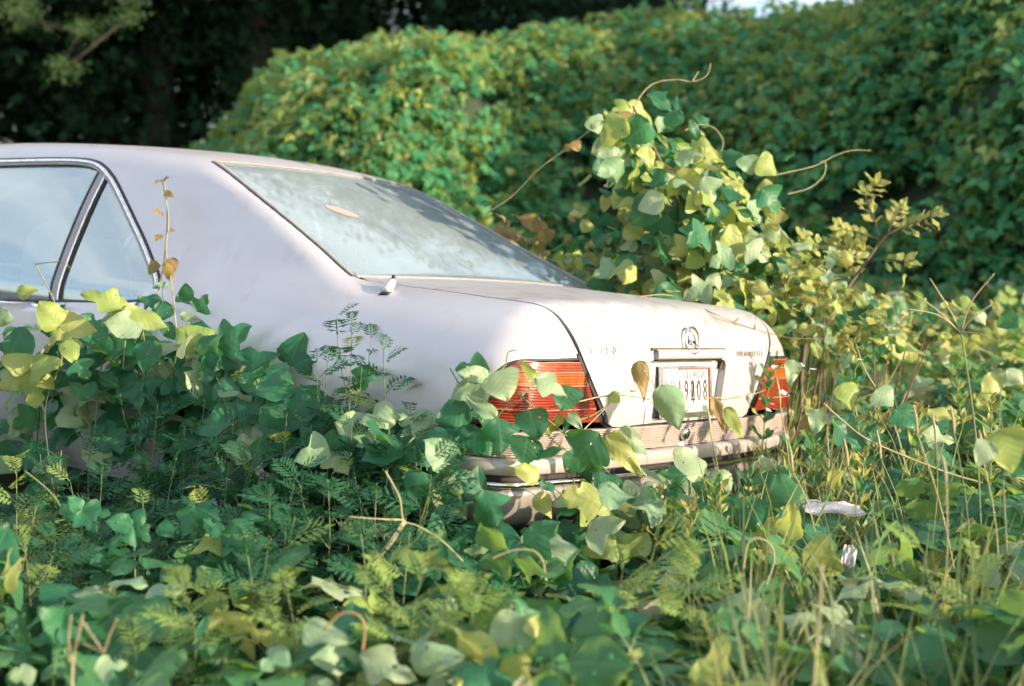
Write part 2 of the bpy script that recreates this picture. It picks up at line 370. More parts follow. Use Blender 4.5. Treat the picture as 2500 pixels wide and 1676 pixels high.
def panel(loops, d, h=.022, off=0., flange=.014, mirror=False, bulge=None):
    """cut a panel out of the body surface: 3-D boundary loops seen along d, filled with a fine mesh, edges folded inward"""
    d = unit(d); a = np.array([0, 0, 1.]) if abs(d[2]) < .9 else np.array([0, 1., 0])
    e1 = unit(np.cross(a, d)); e2 = np.cross(d, e1)
    L2 = [np.stack([densify(l, h*.7) @ e1, densify(l, h*.7) @ e2], 1) for l in loops]
    lo, hi = L2[0].min(0), L2[0].max(0)
    gx = np.arange(lo[0], hi[0], h); gy = np.arange(lo[1], hi[1], h*.866)
    G = np.array([(x+(j % 2)*h*.5, y) for j, y in enumerate(gy) for x in gx])
    ok = inside(G, L2[0])
    for l in L2[1:]: ok &= ~inside(G, l)
    G = G[ok]
    B = np.concatenate(L2)
    keep = np.ones(len(G), bool)
    for i in range(0, len(G), 2000):
        dd = ((G[i:i+2000, None]-B[None])**2).sum(-1).min(1); keep[i:i+2000] = dd > (h*.45)**2
    pts = np.concatenate([B, G[keep]]); ed = []; s = 0
    for l in L2:
        ed += [(s+i, s+(i+1) % len(l)) for i in range(len(l))]; s += len(l)
    v, _, fs, *_ = geometry.delaunay_2d_cdt([Vector(p) for p in pts], ed, [], 0, 1e-6)
    v = np.array([tuple(p) for p in v]); fs = np.array([tuple(f) for f in fs])
    cen = v[fs].mean(1); ok = inside(cen, L2[0])
    for l in L2[1:]: ok &= ~inside(cen, l)
    fs = fs[ok]
    C0 = np.array([0, 1.5, .8]) @ d+3.6
    o = v[:, :1]*e1+v[:, 1:]*e2+d*C0
    t = march(o, np.repeat(-d[None], len(o), 0), 0, 7.2, .03, off)
    P = o-d*np.nan_to_num(t)[:, None]
    fs = fs[~np.isnan(t)[fs].any(1)]
    N = grad(P)
    if bulge is not None: P = P+N*bulge(P)[:, None]
    # orient
    fn = np.cross(P[fs[:, 1]]-P[fs[:, 0]], P[fs[:, 2]]-P[fs[:, 0]]); flip = (fn*N[fs[:, 0]]).sum(1) < 0
    fs[flip] = fs[flip][:, ::-1]
    if bulge is not None:
        N2 = np.zeros_like(P); fn = np.cross(P[fs[:, 1]]-P[fs[:, 0]], P[fs[:, 2]]-P[fs[:, 0]])
        for k in range(3): np.add.at(N2, fs[:, k], fn)
        N = N2/(np.linalg.norm(N2, axis=1, keepdims=True)+1e-12)
    V, NN, Fc = [P], [N], [tuple(f) for f in fs]
    if flange:
        cnt = {}
        for f in fs:
            for k in range(3):
                e = (f[k], f[(k+1) % 3]); cnt[e] = 1
        rim = [e for e in cnt if (e[1], e[0]) not in cnt and not (mirror and abs(P[e[0]][0]) < .006 and abs(P[e[1]][0]) < .006)]
        idx = {}; Q = []
        for e in rim:
            for i in e:
                if i not in idx: idx[i] = len(P)+len(Q); Q += [P[i]+N[i]*-.0006, P[i]-N[i]*flange]
        if Q:
            V.append(np.array(Q)); NN.append(np.zeros((len(Q), 3)))
            Fc += [(idx[b], idx[a], idx[a]+1, idx[b]+1) for a, b in rim]
    V = np.concatenate(V); NN = np.concatenate(NN)
    if mirror:
        c0 = np.abs(V[:, 0]) < .006; V[c0, 0] = 0; NN[c0, 0] = 0      # weld the two halves along the centre line
        k = len(V); V2 = V*np.array([-1, 1, 1]); N2 = NN*np.array([-1, 1, 1])
        mp = np.where(c0, np.arange(k), np.arange(k)+k)
        Fc += [tuple(int(mp[i]) for i in f[::-1]) for f in Fc]; V = np.concatenate([V, V2]); NN = np.concatenate([NN, N2])
        used = np.unique(np.concatenate([np.array(f) for f in Fc])); re_ = -np.ones(len(V), int); re_[used] = np.arange(len(used))
        V = V[used]; NN = NN[used]; Fc = [tuple(int(re_[i]) for i in f) for f in Fc]
    return V, Fc, NN
def pobj(name, pan, mat, parent): return obj(name, mesh_data(name, pan[0], pan[1], mat, True, pan[2]), parent)
def strip(path, prof, closed=False, n=6, sm=True, off=0., mirror=False):
    """trim swept along the body surface; prof = [(across, out)]"""
    P = snap(smooth_path(path, n, closed) if sm else densify(path, .02, closed), off); N = grad(P)
    T = np.roll(P, -1, 0)-np.roll(P, 1, 0)
    if not closed: T[0] = P[1]-P[0]; T[-1] = P[-1]-P[-2]
    T /= np.linalg.norm(T, axis=1, keepdims=True); Bn = np.cross(N, T)
    m, k = len(P), len(prof)
    V = np.concatenate([P+Bn*a+N*b for a, b in prof]).reshape(k, m, 3).transpose(1, 0, 2).reshape(-1, 3)
    Fc = [(i*k+j, i*k+j+1, ((i+1) % m)*k+j+1, ((i+1) % m)*k+j) for i in range(m if closed else m-1) for j in range(k-1)]
    if not closed: Fc += [tuple(range(k)), tuple(range((m-1)*k+k-1, (m-1)*k-1, -1))]
    fn = np.cross(V[1]-V[0], V[k]-V[0])
    if fn @ N[0] < 0: Fc = [f[::-1] for f in Fc]
    return (V, Fc, 'both') if mirror else (V, Fc)
def sobj(name, st, mat, parent, smooth=True):
    o = obj(name, mesh_data(name, st[0], st[1], mat, smooth), parent)
    if len(st) > 2: obj(name, mesh_data(name, st[0]*np.array([-1, 1, 1]), [f[::-1] for f in st[1]], mat, smooth), parent)
    return o
def rprof(w, hgt, base=-.003): return [(-w/2, base), (-w/2, hgt*.5), (-w*.3, hgt), (w*.3, hgt), (w/2, hgt*.5), (w/2, base)]
def wrap(prof, phis):
    """band wrapped round the car's tail; prof = [(z, out)]"""
    rows = []
    for z, off in prof:
        dirs = np.stack([np.sin(phis), -np.cos(phis), np.zeros_like(phis)], 1)
        o = np.array([0, 1.15, z])+dirs*2.6
        t = march(o, -dirs, 0, 2.6, .02, off); rows.append(o-dirs*t[:, None])
    k, m = len(rows), len(phis)
    V = np.concatenate(rows); Fc = [(i*m+j, (i+1)*m+j, (i+1)*m+j+1, i*m+j+1) for i in range(k-1) for j in range(m-1)]
    return V, Fc
def text_mesh(name, s, size, mat, ext=.0012, align='CENTER', sx=1.0):
    cu_ = bpy.data.curves.new('t', 'FONT'); cu_.body = s; cu_.size = size; cu_.extrude = ext; cu_.align_x = align; cu_.align_y = 'CENTER'; cu_.resolution_u = 3
    o = bpy.data.objects.new('t', cu_); ROOT.objects.link(o); dg = bpy.context.evaluated_depsgraph_get()
    me = bpy.data.meshes.new_from_object(o.evaluated_get(dg)); bpy.data.objects.remove(o); bpy.data.curves.remove(cu_)
    me.name = name; me.materials.clear(); me.materials.append(mat)
    if sx != 1: me.transform(Matrix.Diagonal((sx, 1, 1, 1)))
    return me
def rear_frame(x, z, off, lean=None):
    """matrix for something facing backwards on the rear face"""
    P = snap(np.array([[x, REAR(np.array(z))+.07*x*x, z]]), off)[0]; n = grad(P[None])[0]
    if lean is not None: n = unit((n[0], n[1], lean))
    X = unit(np.cross((0, 0, 1.), n)); Y = np.cross(n, X)
    return Matrix(((X[0], Y[0], n[0], P[0]), (X[1], Y[1], n[1], P[1]), (X[2], Y[2], n[2], P[2]), (0, 0, 0, 1)))

CAR = empty('car'); CAR.matrix_world = CAR_M
tag(CAR, 'abandoned silver saloon car sunk in kudzu, boot and red tail lamp towards the camera', 'car')
mir = lambda P: [(-x, y, z) for x, y, z in P]
WL = [(-.545, 1.776, 1.418), (-.587, 1.537, 1.328), (-.626, 1.273, 1.218), (-.661, 1.068, 1.132), (-.692, .936, 1.076), (-.705, .864, 1.046)]
GAP = [(-.690, .80, 1.038), (-.680, .633, 1.031), (-.680, .462, 1.027), (-.681, .327, 1.021), (-.672, .19, 1.016), (-.660, .125, 1.011), (-.650, .083, .990), (-.636, .046, .945), (-.593, .016, .865), (-.513, .004, .752), (-.464, -.001, .692)]
LAMP_T = [(-.593, .016, .862), (-.70, .028, .859), (-.79, .05, .857), (-.843, .072, .850), (-.868, .092, .832), (-.889, .118, .793), (-.900, .15, .72), (-.912, .19, .648)]
DLO = [(-.657, 2.972, 1.390), (-.649, 2.535, 1.404), (-.648, 2.366, 1.401), (-.659, 2.267, 1.382), (-.678, 2.171, 1.337), (-.705, 2.066, 1.264), (-.739, 1.943, 1.175), (-.770, 1.836, 1.098), (-.800, 1.747, 1.031), (-.821, 1.689, .987)]
BELT = [(-.845, 1.652, .915), (-.866, 1.72, .888), (-.866, 1.834, .880), (-.866, 2.273, .846), (-.866, 2.6, .823), (-.866, 3.0, .80)]
dS, dR, dL3 = (-1, -.55, .45), (0, -.75, .66), (-.62, -.78, .05)
gs = [tuple(p) for p in smooth_path(GAP[:9], 4)]
ws = [tuple(p) for p in smooth_path(WL, 4)]
dl = [tuple(p) for p in smooth_path(DLO, 4)]
lt = [tuple(p) for p in smooth_path(LAMP_T, 4)]
arch = [(-.935, 1.11-.375*math.cos(a), .33+.375*math.sin(a)) for a in np.linspace(.45, math.pi, 14)]
doorgap = [(-.93, 1.505, .26), (-.943, 1.535, .42), (-.945, 1.575, .58), (-.94, 1.625, .74), (-.90, 1.652, .86), (-.86, 1.655, .91)]
shell = [(0, 1.748, 1.4455), (-.3, 1.758, 1.437)]+ws+gs+lt[1:]+[(-.917, .215, .572), (-.93, .5, .568), (-.936, .735, .568)]+arch+doorgap+dl[::-1]+[(-.655, 3.2, 1.38), (0, 3.2, 1.483)]
pobj('body_shell', panel([shell], dS, .024, mirror=True), PAINT, CAR)
# front half, mostly beyond the picture
farch = [(-.93, 4.15-.375*math.cos(a), .33+.375*math.sin(a)) for a in np.linspace(0, math.pi, 14)]
frontp = [(0, 3.202, 1.483), (-.655, 3.202, 1.38), (-.68, 3.3, 1.33), (-.76, 3.55, 1.14), (-.83, 3.78, .97), (-.88, 3.86, .87), (-.935, 3.86, .70), (-.93, 3.80, .45), (-.92, 3.76, .28)]+farch+[(-.88, 4.75, .30), (-.55, 4.98, .32), (0, 5.06, .34), (0, 5.0, .80), (0, 4.14, .90), (-.35, 4.10, .90), (-.66, 3.98, .91), (-.60, 3.70, 1.13), (-.53, 3.40, 1.36), (-.50, 3.34, 1.41), (0, 3.36, 1.45)]
pobj('front_body', panel([frontp], (-1, .75, .62), .04, mirror=True), PAINT, CAR)
wsp = [(0, 4.12, .912), (-.35, 4.08, .912), (-.64, 3.97, .93), (-.59, 3.70, 1.13), (-.52, 3.40, 1.355), (-.48, 3.36, 1.40), (0, 3.375, 1.44)]
wsv = panel([wsp], (-.1, .8, .6), .06, -.004, 0, mirror=True); pobj('windscreen', wsv, GLASS_R, CAR)
# doors
for s, (y0, y1, nm) in enumerate(((None, 3.10, 'rear_door'), (3.108, 3.85, 'front_door'))):
    left = [(-.93, 1.512, .262), (-.943, 1.542, .42), (-.945, 1.582, .58), (-.94, 1.632, .74), (-.90, 1.659, .86), (-.868, 1.70, .895)] if y0 is None else [(-.93, y0, .25), (-.943, y0, .6), (-.865, y0, .822)]
    zt = .795
    top = [(-.866, 1.834, .880), (-.866, 2.273, .846), (-.866, 2.6, .823), (-.866, y1, zt)] if y0 is None else [(-.87, 3.3, .79), (-.875, y1, .80)]
    right = [(-.943, y1, .6), (-.93, y1, .25)] if y0 is None else [(-.93, 3.855, .7), (-.925, 3.80, .45), (-.92, 3.755, .27)]
    V, Fc, N = panel([left+top+right], (-1, -.1, .12), .035)
    d1 = pobj(nm, (V, Fc, N), PAINT, CAR)
    d2 = obj(nm, mesh_data(nm, V*np.array([-1, 1, 1]), [f[::-1] for f in Fc], PAINT, True, N*np.array([-1, 1, 1])), CAR)
    hy = 1.70 if s == 0 else 3.25
    for sd, dd in ((-1, d1), (1, d2)):
        b = MB(); c = np.array([sd*.957, hy, .735]); b.tube([c+(-sd*.03, -.095, 0), c+(0, -.085, .002), c+(sd*.006, 0, .004), c+(0, .085, .002), c+(-sd*.03, .095, 0)], [.010, .013, .014, .013, .010], 8)
        obj('door_handle', b.data('door_handle', CHROME), dd)
        b = MB(); b.box((sd*.948, hy, .735), (.006, .15, .055)); obj('handle_recess', b.data('handle_recess', BLACK), dd)
# side glass, its bar and bright frame
for sd in (-1, 1):
    fx = np.array([-sd, 1, 1.])
    def side(name, pan, mat):
        V, Fc, N = pan; V = V*fx; N = N*fx
        if sd == 1: Fc = [f[::-1] for f in Fc]
        return obj(name, mesh_data(name, V, Fc, mat, True, N), CAR)
    gt = [(-.655, 3.06, 1.377), (-.652, 2.62, 1.395), (-.650, 2.45, 1.395), (-.655, 2.36, 1.388), (-.664, 2.30, 1.372)]
    side('rear_door_glass', panel([[(-.866, 3.06, .80), (-.866, 2.60, .825), (-.866, 2.285, .845), (-.665, 2.288, 1.360)]+gt[::-1]], (-1, -.2, .3), .04, -.010, 0), GLASS_S)
    q = [(-.866, 2.215, .850), (-.866, 1.72, .887), (-.845, 1.665, .915)]+[tuple(p) for p in smooth_path([(-.821, 1.70, .987), (-.800, 1.757, 1.031), (-.770, 1.846, 1.098), (-.739, 1.953, 1.175), (-.705, 2.074, 1.262), (-.682, 2.165, 1.322), (-.676, 2.215, 1.335)], 3)]
    side('quarter_glass', panel([q], (-1, -.2, .3), .03, -.010, 0), GLASS_S)
    side('front_door_glass', panel([[(-.866, 3.74, .82), (-.866, 3.16, .80), (-.657, 3.16, 1.37), (-.70, 3.36, 1.26), (-.80, 3.68, 1.0)]], (-1, .1, .3), .06, -.010, 0), GLASS_S)
    def sstrip(name, path, prof, mat, off=0., sm=True, par=CAR):
        V, Fc = strip(path, prof, False, 5, sm, off)
        V = V*fx
        if sd == 1: Fc = [f[::-1] for f in Fc]
        return obj(name, mesh_data(name, V, Fc, mat), par)
    bar = [(-.6665, 2.252, 1.352), (-.72, 2.262, 1.23), (-.79, 2.26, 1.05), (-.866, 2.247, .850)]
    o = sstrip('window_bar', bar, rprof(.046, .004), GREYTRIM, -.006)
    sstrip('bar_seal', [(x, y+.032, z) for x, y, z in bar], rprof(.016, .003), BLACK, -.006, par=o)
    sstrip('bar_seal', [(x, y-.032, z) for x, y, z in bar], rprof(.012, .003), BLACK, -.006, par=o)
    sstrip('bar_highlight', [(x, y-.022, z) for x, y, z in bar], rprof(.006, .008), CHROME, -.006, par=o)
    fr = [(-.655, 3.15, 1.383)]+DLO[:]+[(-.84, 1.655, .94), (-.862, 1.69, .897)]
    inn = lambda dd: [tuple(np.array(p)+np.array(s_)*dd) for p, s_ in zip(fr, [(-.1, 0, -1)]*4+[(-.1, .5, -.85), (-.1, .75, -.65), (-.1, .85, -.5)]+[(-.1, .85, -.5)]*3+[(-.1, .9, -.3), (0, .9, 0)])]
    sstrip('window_gap', inn(.005), rprof(.011, .002), BLACK)
    sstrip('window_frame', inn(.019), rprof(.015, .007), CHROME)
    sstrip('window_seal', inn(.033), rprof(.012, .002), GREYTRIM)
    bl = BELT[1:]+[(-.868, 3.4, .79), (-.872, 3.74, .80)]
    sstrip('belt_trim', [(x-.004, y, z-.018) for x, y, z in bl], rprof(.020, .008), CHROME)
    sstrip('belt_seal', [(x, y, z-.001) for x, y, z in bl], rprof(.016, .004), BLACK)
    sstrip('pillar_cover', [(-.655, 3.11, 1.38), (-.72, 3.11, 1.22), (-.80, 3.11, 1.02), (-.868, 3.11, .80)], rprof(.09, .004), BLACK, -.004)
    sstrip('door_gap_seal', doorgap, rprof(.016, .001), BLACK, -.012)
# rear window
rwp = [(-.537, 1.762, 1.414), (-.575, 1.537, 1.324), (-.613, 1.273, 1.214), (-.648, 1.068, 1.128), (-.672, .945, 1.076), (-.66, .880, 1.050)]
base = [(-.45, .842, 1.050), (-.2, .815, 1.055), (0, .81, 1.056)]
rw = [tuple(p) for p in smooth_path(rwp, 4)]+base
full = rw+mir(rw[:-1])[::-1]+[(.3, 1.752, 1.434), (0, 1.740, 1.442), (-.3, 1.752, 1.434)]
g = pobj('rear_window', panel([full], (0, -.45, .89), .03, -.004, 0), GLASS_R, CAR)
fr_in = [(-.505, 1.735, 1.408), (-.548, 1.52, 1.322), (-.586, 1.27, 1.214), (-.622, 1.06, 1.128), (-.646, .95, 1.078)]
sobj('glass_edge_band', strip([tuple((np.array(a)*.5+np.array(b)*.5)) for a, b in zip(rwp[:5], fr_in)], [(-.020, 0), (.020, 0)], off=-.0055, mirror=True), FRIT, g)
o = sobj('rear_window_moulding', strip([(x+.010, y-.004, z) for x, y, z in WL[:]], rprof(.017, .004), mirror=True), GREYRUB, CAR)
sobj('rear_window_gap', strip([(x-.003, y, z) for x, y, z in WL], rprof(.008, .0015), mirror=True), BLACK, CAR)
sobj('header_moulding', strip([(-.53, 1.772, 1.420), (-.3, 1.752, 1.436), (0, 1.744, 1.444), (.3, 1.752, 1.436), (.53, 1.772, 1.420)], rprof(.012, .003)), GREYRUB, CAR)
sobj('base_moulding', strip([(-.69, .868, 1.046), (-.45, .836, 1.050), (0, .806, 1.056), (.45, .836, 1.050), (.69, .868, 1.046)], rprof(.014, .004)), GREYRUB, CAR)
ov = [(-.299+.055*math.cos(a)*1.0+.0*a, 1.36-.03*math.sin(a)*1.6-.055*math.cos(a)*.55, 1.27) for a in np.linspace(0, 2*math.pi, 20)[:-1]]
pobj('oval_mark', panel([[(x+.03, y, 1.27) for x, y, z in ov]], (0, -.4, .9), .02, -.002, 0), OVAL, g)  # muted peach oval laid on the rear glass
# boot lid with number plate recess
gin = [(x+(.009 if y > .1 else .013), y, z) for x, y, z in GAP]
lid_l = [(-.675, .845, 1.044)]+[tuple(p) for p in smooth_path(gin, 4)]+[(-.440, -.002, .668), (-.415, -.002, .658), (-.385, -.002, .654)]
lid = [(0, .795, 1.055), (-.45, .825, 1.049)]+lid_l+[(0, -.004, .652)]+mir(lid_l)[::-1]+[(.45, .825, 1.049)]
rec = [(-.205, -.02, .863), (.205, -.02, .863), (.240, -.02, .855), (.247, -.02, .84), (.218, -.02, .69), (.208, -.02, .672), (.19, -.02, .667), (-.19, -.02, .667), (-.208, -.02, .672), (-.218, -.02, .69), (-.247, -.02, .84), (-.240, -.02, .855)]
rec = [(x, float(REAR(np.array(z)))+.07*x*x, z) for x, _, z in rec]
def dents(P):
    x, y, z = P.T
    g1 = np.exp(-((x+.36)/.10)**2-((y-.03)/.07)**2-((z-.985)/.05)**2)
    g2 = np.exp(-((x+.18)/.09)**2-((y-.06)/.06)**2-((z-1.0)/.05)**2)
    return -.016*g1+.006*g2-.007*np.exp(-((x-.25)/.2)**2-((y-.12)/.07)**2-((z-1.03)/.05)**2)+.004*np.exp(-((x+.52)/.06)**2-((z-.95)/.06)**2)*(y < .2)
LID = pobj('boot_lid', panel([lid, rec], dR, .018, 0., .02, False, dents), LIDPAINT, CAR)
for sd in (-1, 1):
    V, Fc = strip([(-sd*x+sd*.002*0, y, z) for x, y, z in GAP+[(-.44, -.002, .668), (-.40, -.002, .656)]], rprof(.03, .001, -.004), off=-.013)
    sobj('boot_gap_seal', (V, Fc), BLACK, CAR)
sobj('boot_gap_seal', strip([(-.40, -.002, .652), (0, -.004, .649), (.40, -.002, .652)], rprof(.03, .001, -.004), off=-.013), BLACK, CAR)
# dark strip along the lamp side of the lid
for sd in (-1, 1):
    sobj('lid_dark_strip', strip([(-sd*(x-.004), y, z) for x, y, z in [(-.603, .018, .880), (-.560, .011, .815), (-.513, .004, .752), (-.468, -.001, .695)]], rprof(.014, .003)), BLACK, CAR)
pl = panel([[(x*1.0, y, z) for x, y, z in rec]], (0, -1, .1), .03, -.026, 0); pobj('plate_recess', pl, PAINT, LID)
m_ = len(rec); P0 = snap(densify(rec, .02), -.002); P1 = snap(densify(rec, .02), -.027); k = len(P0)
obj('recess_wall', mesh_data('recess_wall', np.concatenate([P0, P1]), [(i, (i+1) % k, (i+1) % k+k, i+k) for i in range(k)], PAINT, False), LID)
V, Fc = strip([(-.215, 0, .877), (-.1, 0, .877), (0, 0, .877), (.1, 0, .877), (.215, 0, .877)], [(-.0155, -.004), (-.0155, .012), (-.011, .017), (.011, .017), (.0155, .012), (.0155, -.004)], n=8)
HB = sobj('handle_bar', (V, Fc), PAINT, LID)
sobj('bar_underside', strip([(-.2, 0, .8605), (0, 0, .8605), (.2, 0, .8605)], [(-.003, -.025), (-.003, .006), (.003, .006), (.003, -.025)]), BLACK, HB)
b = MB(); pts = snap(np.array([(x, 0., .8945) for x in np.linspace(-.235, .235, 60)]), .002)
b.tube(pts, .0035+.0025*np.abs(fbm(pts*40, 3)), 6); obj('moss_line', b.data('moss_line', MOSS), HB)
b = MB(); pts = snap(np.array([(.236+.006*math.sin(a*3), 0., .845-.012*a) for a in np.linspace(0, 1.6, 14)]), -.016); b.tube(pts, .009*np.linspace(1, .4, 14), 6); obj('moss_clump', b.data('moss_clump', MOSS), LID)
# number plate
NP = obj('number_plate', None, LID); NP.empty_display_size = .05
NP.matrix_local = rear_frame(0.0, .757, -.012, .12)
def bxm(name, c, sz, mat, par=NP):
    b = MB(); b.box(c, sz); return obj(name, b.data(name, mat, False), par)
bxm('plate_sheet', (0, 0, 0), (.300, .148, .002), PLATE)
for c, sz in (((0, .0785, .002), (.325, .009, .008)), ((0, -.0785, .003), (.325, .015, .010)), ((-.157, 0, .002), (.011, .150, .008)), ((.157, 0, .002), (.011, .150, .008))): bxm('plate_frame', c, sz, CHROME)
for c, sz in (((-.1492, 0, .0035), (.004, .146, .004)), ((.1492, 0, .0035), (.004, .146, .004)), ((.05, .072, .0035), (.19, .003, .004))): bxm('rust_edge', c, sz, RUST)
for i, ch in enumerate('PDJ9208'):
    o = obj('plate_character', text_mesh('plate_character', ch, .098, PLATEINK if i > 1 else GHOSTINK, .001, sx=.52), NP, Matrix.Translation((-.120+i*.0405, -.003, .0022)))
obj('plate_state_name', text_mesh('plate_state_name', 'GEORGIA', .036, GHOSTINK, .0006, sx=.92), NP, Matrix.Translation((.055, .051, .0022)))
bxm('county_sticker', (.03, -.060, .0018), (.20, .020, .001), simple('sticker_border', (.07, .14, .12), .5))
bxm('county_sticker_face', (.025, -.060, .0025), (.15, .016, .001), PLATE)
obj('county_name', text_mesh('county_name', 'WILKES', .017, PLATEINK, .0003, sx=.8), NP, Matrix.Translation((-.01, -.060, .0032)))
# star badge, lettering, lock
EM = obj('emblem', None, LID); EM.matrix_local = rear_frame(0.0, .921, .012)
b = MB(); a = np.linspace(0, 2*math.pi, 49); b.tube(np.stack([.0435*np.cos(a), .0435*np.sin(a), 0*a], 1), .0045, 8, False); obj('ring', b.data('ring', CHROME), EM)
b = MB()
for k in range(3):
    t = math.pi/2+k*2*math.pi/3; e = np.array([math.cos(t), math.sin(t), 0]); s_ = np.array([-e[1], e[0], 0])
    b.add([e*.042, s_*.0085-e*.004, -s_*.0085-e*.004, (0, 0, .006)], [(0, 1, 3), (0, 3, 2), (1, 2, 3)])
obj('star', b.data('star', CHROME, False), EM)
b = MB(); b.tube([(0, 0, -.02), (0, 0, 0)], .004, 6); obj('stalk', b.data('stalk', CHROME), EM)
for i, (ch, x) in enumerate(zip('S350', (-.545, -.497, -.465, -.430))):
    obj('badge_character', text_mesh('badge_character', ch, .034, BADGE, .0012), LID, rear_frame(x, .889, .0018))
for i, ch in enumerate('TURBODIESEL'):
    obj('badge_character', text_mesh('badge_character', ch, .028, BADGE, .0012, sx=.8), LID, rear_frame(.328+i*.0205, .876, .0018))
# tail lamps
RIBM = simple('clear_rib', (.45, .20, .14), .3)
for sd in (-1, 1):
    fx = np.array([-sd, 1, 1.]); LP = empty('tail_lamp'); LP.parent = CAR
    out_ = [(-.588, .016, .856), (-.70, .028, .853), (-.79, .05, .851), (-.838, .072, .845), (-.862, .092, .828), (-.883, .118, .790), (-.894, .15, .72), (-.905, .185, .662), (-.85, .085, .668), (-.72, .02, .674), (-.60, .0, .680), (-.484, .0, .685)]
    xin = lambda z: -.588+(.856-z)/(.856-.685)*.104
    xo = lambda z: np.interp(z, [.648, .72, .793, .832, .850, .857], [-.910, -.898, -.886, -.864, -.838, -.80])
    yo = lambda z: np.interp(z, [.648, .72, .793, .832, .850, .857], [.183, .144, .113, .088, .068, .05])
    def band(z0, z1):
        L_ = [(xin(z1), .016, z1)]+[(x, .03+.09*max(0, (-x-.7)/.2)**2, z1) for x in np.linspace(xin(z1)-.05, xo(z1)+.01, 6)]+[(xo(z), yo(z), z) for z in np.linspace(z1, z0, 6)]+[(x, .03+.09*max(0, (-x-.7)/.2)**2, z0) for x in np.linspace(xo(z0)+.01, xin(z0)-.05, 6)]+[(xin(z0), .01, z0)]
        return L_
    for nm, z0, z1, mt in (('upper_lens', .8235, .8515, LENS_TOP), ('amber_lens', .7835, .8225, LENS_AMB), ('red_lens', .7145, .7825, LENS_RED), ('lower_red_lens', .672, .7135, LENS_RED)):
        V, Fc, N = panel([band(z0, z1)], dL3, .014, .002, .012); V = V*fx; N = N*fx
        if sd == 1: Fc = [f[::-1] for f in Fc]
        obj(nm, mesh_data(nm, V, Fc, mt, True, N), LP)
    for z in (.823, .783, .714, .8525):
        pth = [(xin(z)-.012, .016, z)]+[(x, .03, z) for x in np.linspace(xin(z)-.06, -.76, 4)]+[(-.81, .06, z), (xo(z)*.6-.81*.4, yo(z)*.6+.024, z)]
        V, Fc = strip(pth, rprof(.0035, .0045), off=.001); V = V*fx
        if sd == 1: Fc = [f[::-1] for f in Fc]
        obj('lens_rib', mesh_data('lens_rib', V, Fc, RIBM), LP)
    V, Fc = strip([(x, y, z+.002) for x, y, z in LAMP_T], rprof(.009, .002), off=-.001); V = V*fx
    obj('lamp_seal', mesh_data('lamp_seal', V, Fc if sd == -1 else [f[::-1] for f in Fc], BLACK), LP)
    V, Fc, N = panel([[(x, y, z) for x, y, z in out_]], dL3, .03, -.010, 0); V = V*fx; N = N*fx
    obj('lamp_housing', mesh_data('lamp_housing', V, Fc if sd == -1 else [f[::-1] for f in Fc], BLACK, True, N), LP)
# fluted panel below the lid, bumper, chrome strip
ph = np.concatenate([np.linspace(-1.17, -.95, 20), np.linspace(-.94, .94, 100), np.linspace(.95, 1.17, 20)])
phr = np.concatenate([np.linspace(-.98, -.75, 16), np.linspace(-.74, .74, 70), np.linspace(.75, .98, 16)])
rp = [(.6505, -.02), (.6505, .004)]
for k in range(11): z = .649-k*.0067; rp += [(z, .006), (z-.0036, .006), (z-.0042, .001), (z-.0063, .001)]
sobj('fluted_panel', wrap(rp, ph[(np.abs(ph) < .83)]), RIBPAINT, CAR, False)
RB = obj('rear_bumper', None, CAR)
sobj('bumper_top', wrap([(.5745, .0), (.574, .028), (.571, .034), (.56, .038), (.535, .040), (.530, .038), (.529, .022)], ph), BUMP, RB)
sobj('groove', wrap([(.530, .018), (.5125, .018)], ph), BLACK, RB)
sobj('chrome_strip', wrap([(.5125, .02), (.512, .040), (.507, .047), (.499, .048), (.493, .043), (.4925, .02)], ph), CHROME, RB)
sobj('lower_bumper', wrap([(.4935, .02), (.489, .036), (.47, .041), (.44, .043), (.41, .040), (.385, .030), (.375, .018), (.373, -.02)], ph), LOWBUMP, RB)
sobj('valance', wrap([(.378, .004), (.34, .004), (.29, -.02), (.27, -.08)], ph), BLACK, RB)
LK = obj('boot_lock', None, CAR); LK.matrix_local = rear_frame(0.0, .617, .004)
b = MB(); b.tube([(0, 0, -.01), (0, 0, .012), (0, 0, .016)], [.021, .021, .017], 24); obj('lock_bezel', b.data('lock_bezel', CHROME), LK)
b = MB(); b.tube([(0, 0, .012), (0, 0, .0175)], .011, 18); obj('lock_barrel', b.data('lock_barrel', BLACK), LK)
# side moulding boards, aerial, wheels, cabin
for sd in (-1, 1):
    for y0, y1 in ((1.60, 3.09), (3.12, 3.78)):
        V, Fc, N = panel([[(-.94, y0, .27), (-.95, y0, .52), (-.95, y1, .52), (-.94, y1, .27)]], (-1, 0, 0), .05, .012, .02)
        fx = np.array([-sd, 1, 1.]); obj('side_board', mesh_data('side_board', V*fx, Fc if sd == -1 else [f[::-1] for f in Fc], GREYTRIM, True, N*fx), CAR)
AE = obj('aerial', None, CAR)
P = snap(np.array([(-.757, .665, 1.004)]), 0)[0]; n_ = grad(P[None])[0]; tip = snap(np.array([(-.700, .68, 1.03)]), 0)[0]; ax_ = unit(tip-P)
b = MB(); t_ = np.linspace(0, 1, 10); c_ = P+np.outer(t_*.07, ax_)+np.outer(.004+.020*np.sin(t_*2.4)*t_, n_); b.tube(c_, .017*np.sqrt(np.clip(1-(t_-.35)**2/.46, .05, 1)), 12); obj('aerial_base', b.data('aerial_base', PAINT), AE)
b = MB(); b.tube([c_[-2], c_[-2]+n_*.012+ax_*.004, c_[-2]+n_*.02+ax_*.006], [.007, .007, .004], 8); obj('aerial_stub', b.data('aerial_stub', BLACK), AE)
sobj('aerial_gasket', strip([P-ax_*.016, P+ax_*.01], rprof(.034, .004), n=3), BLACK, AE)
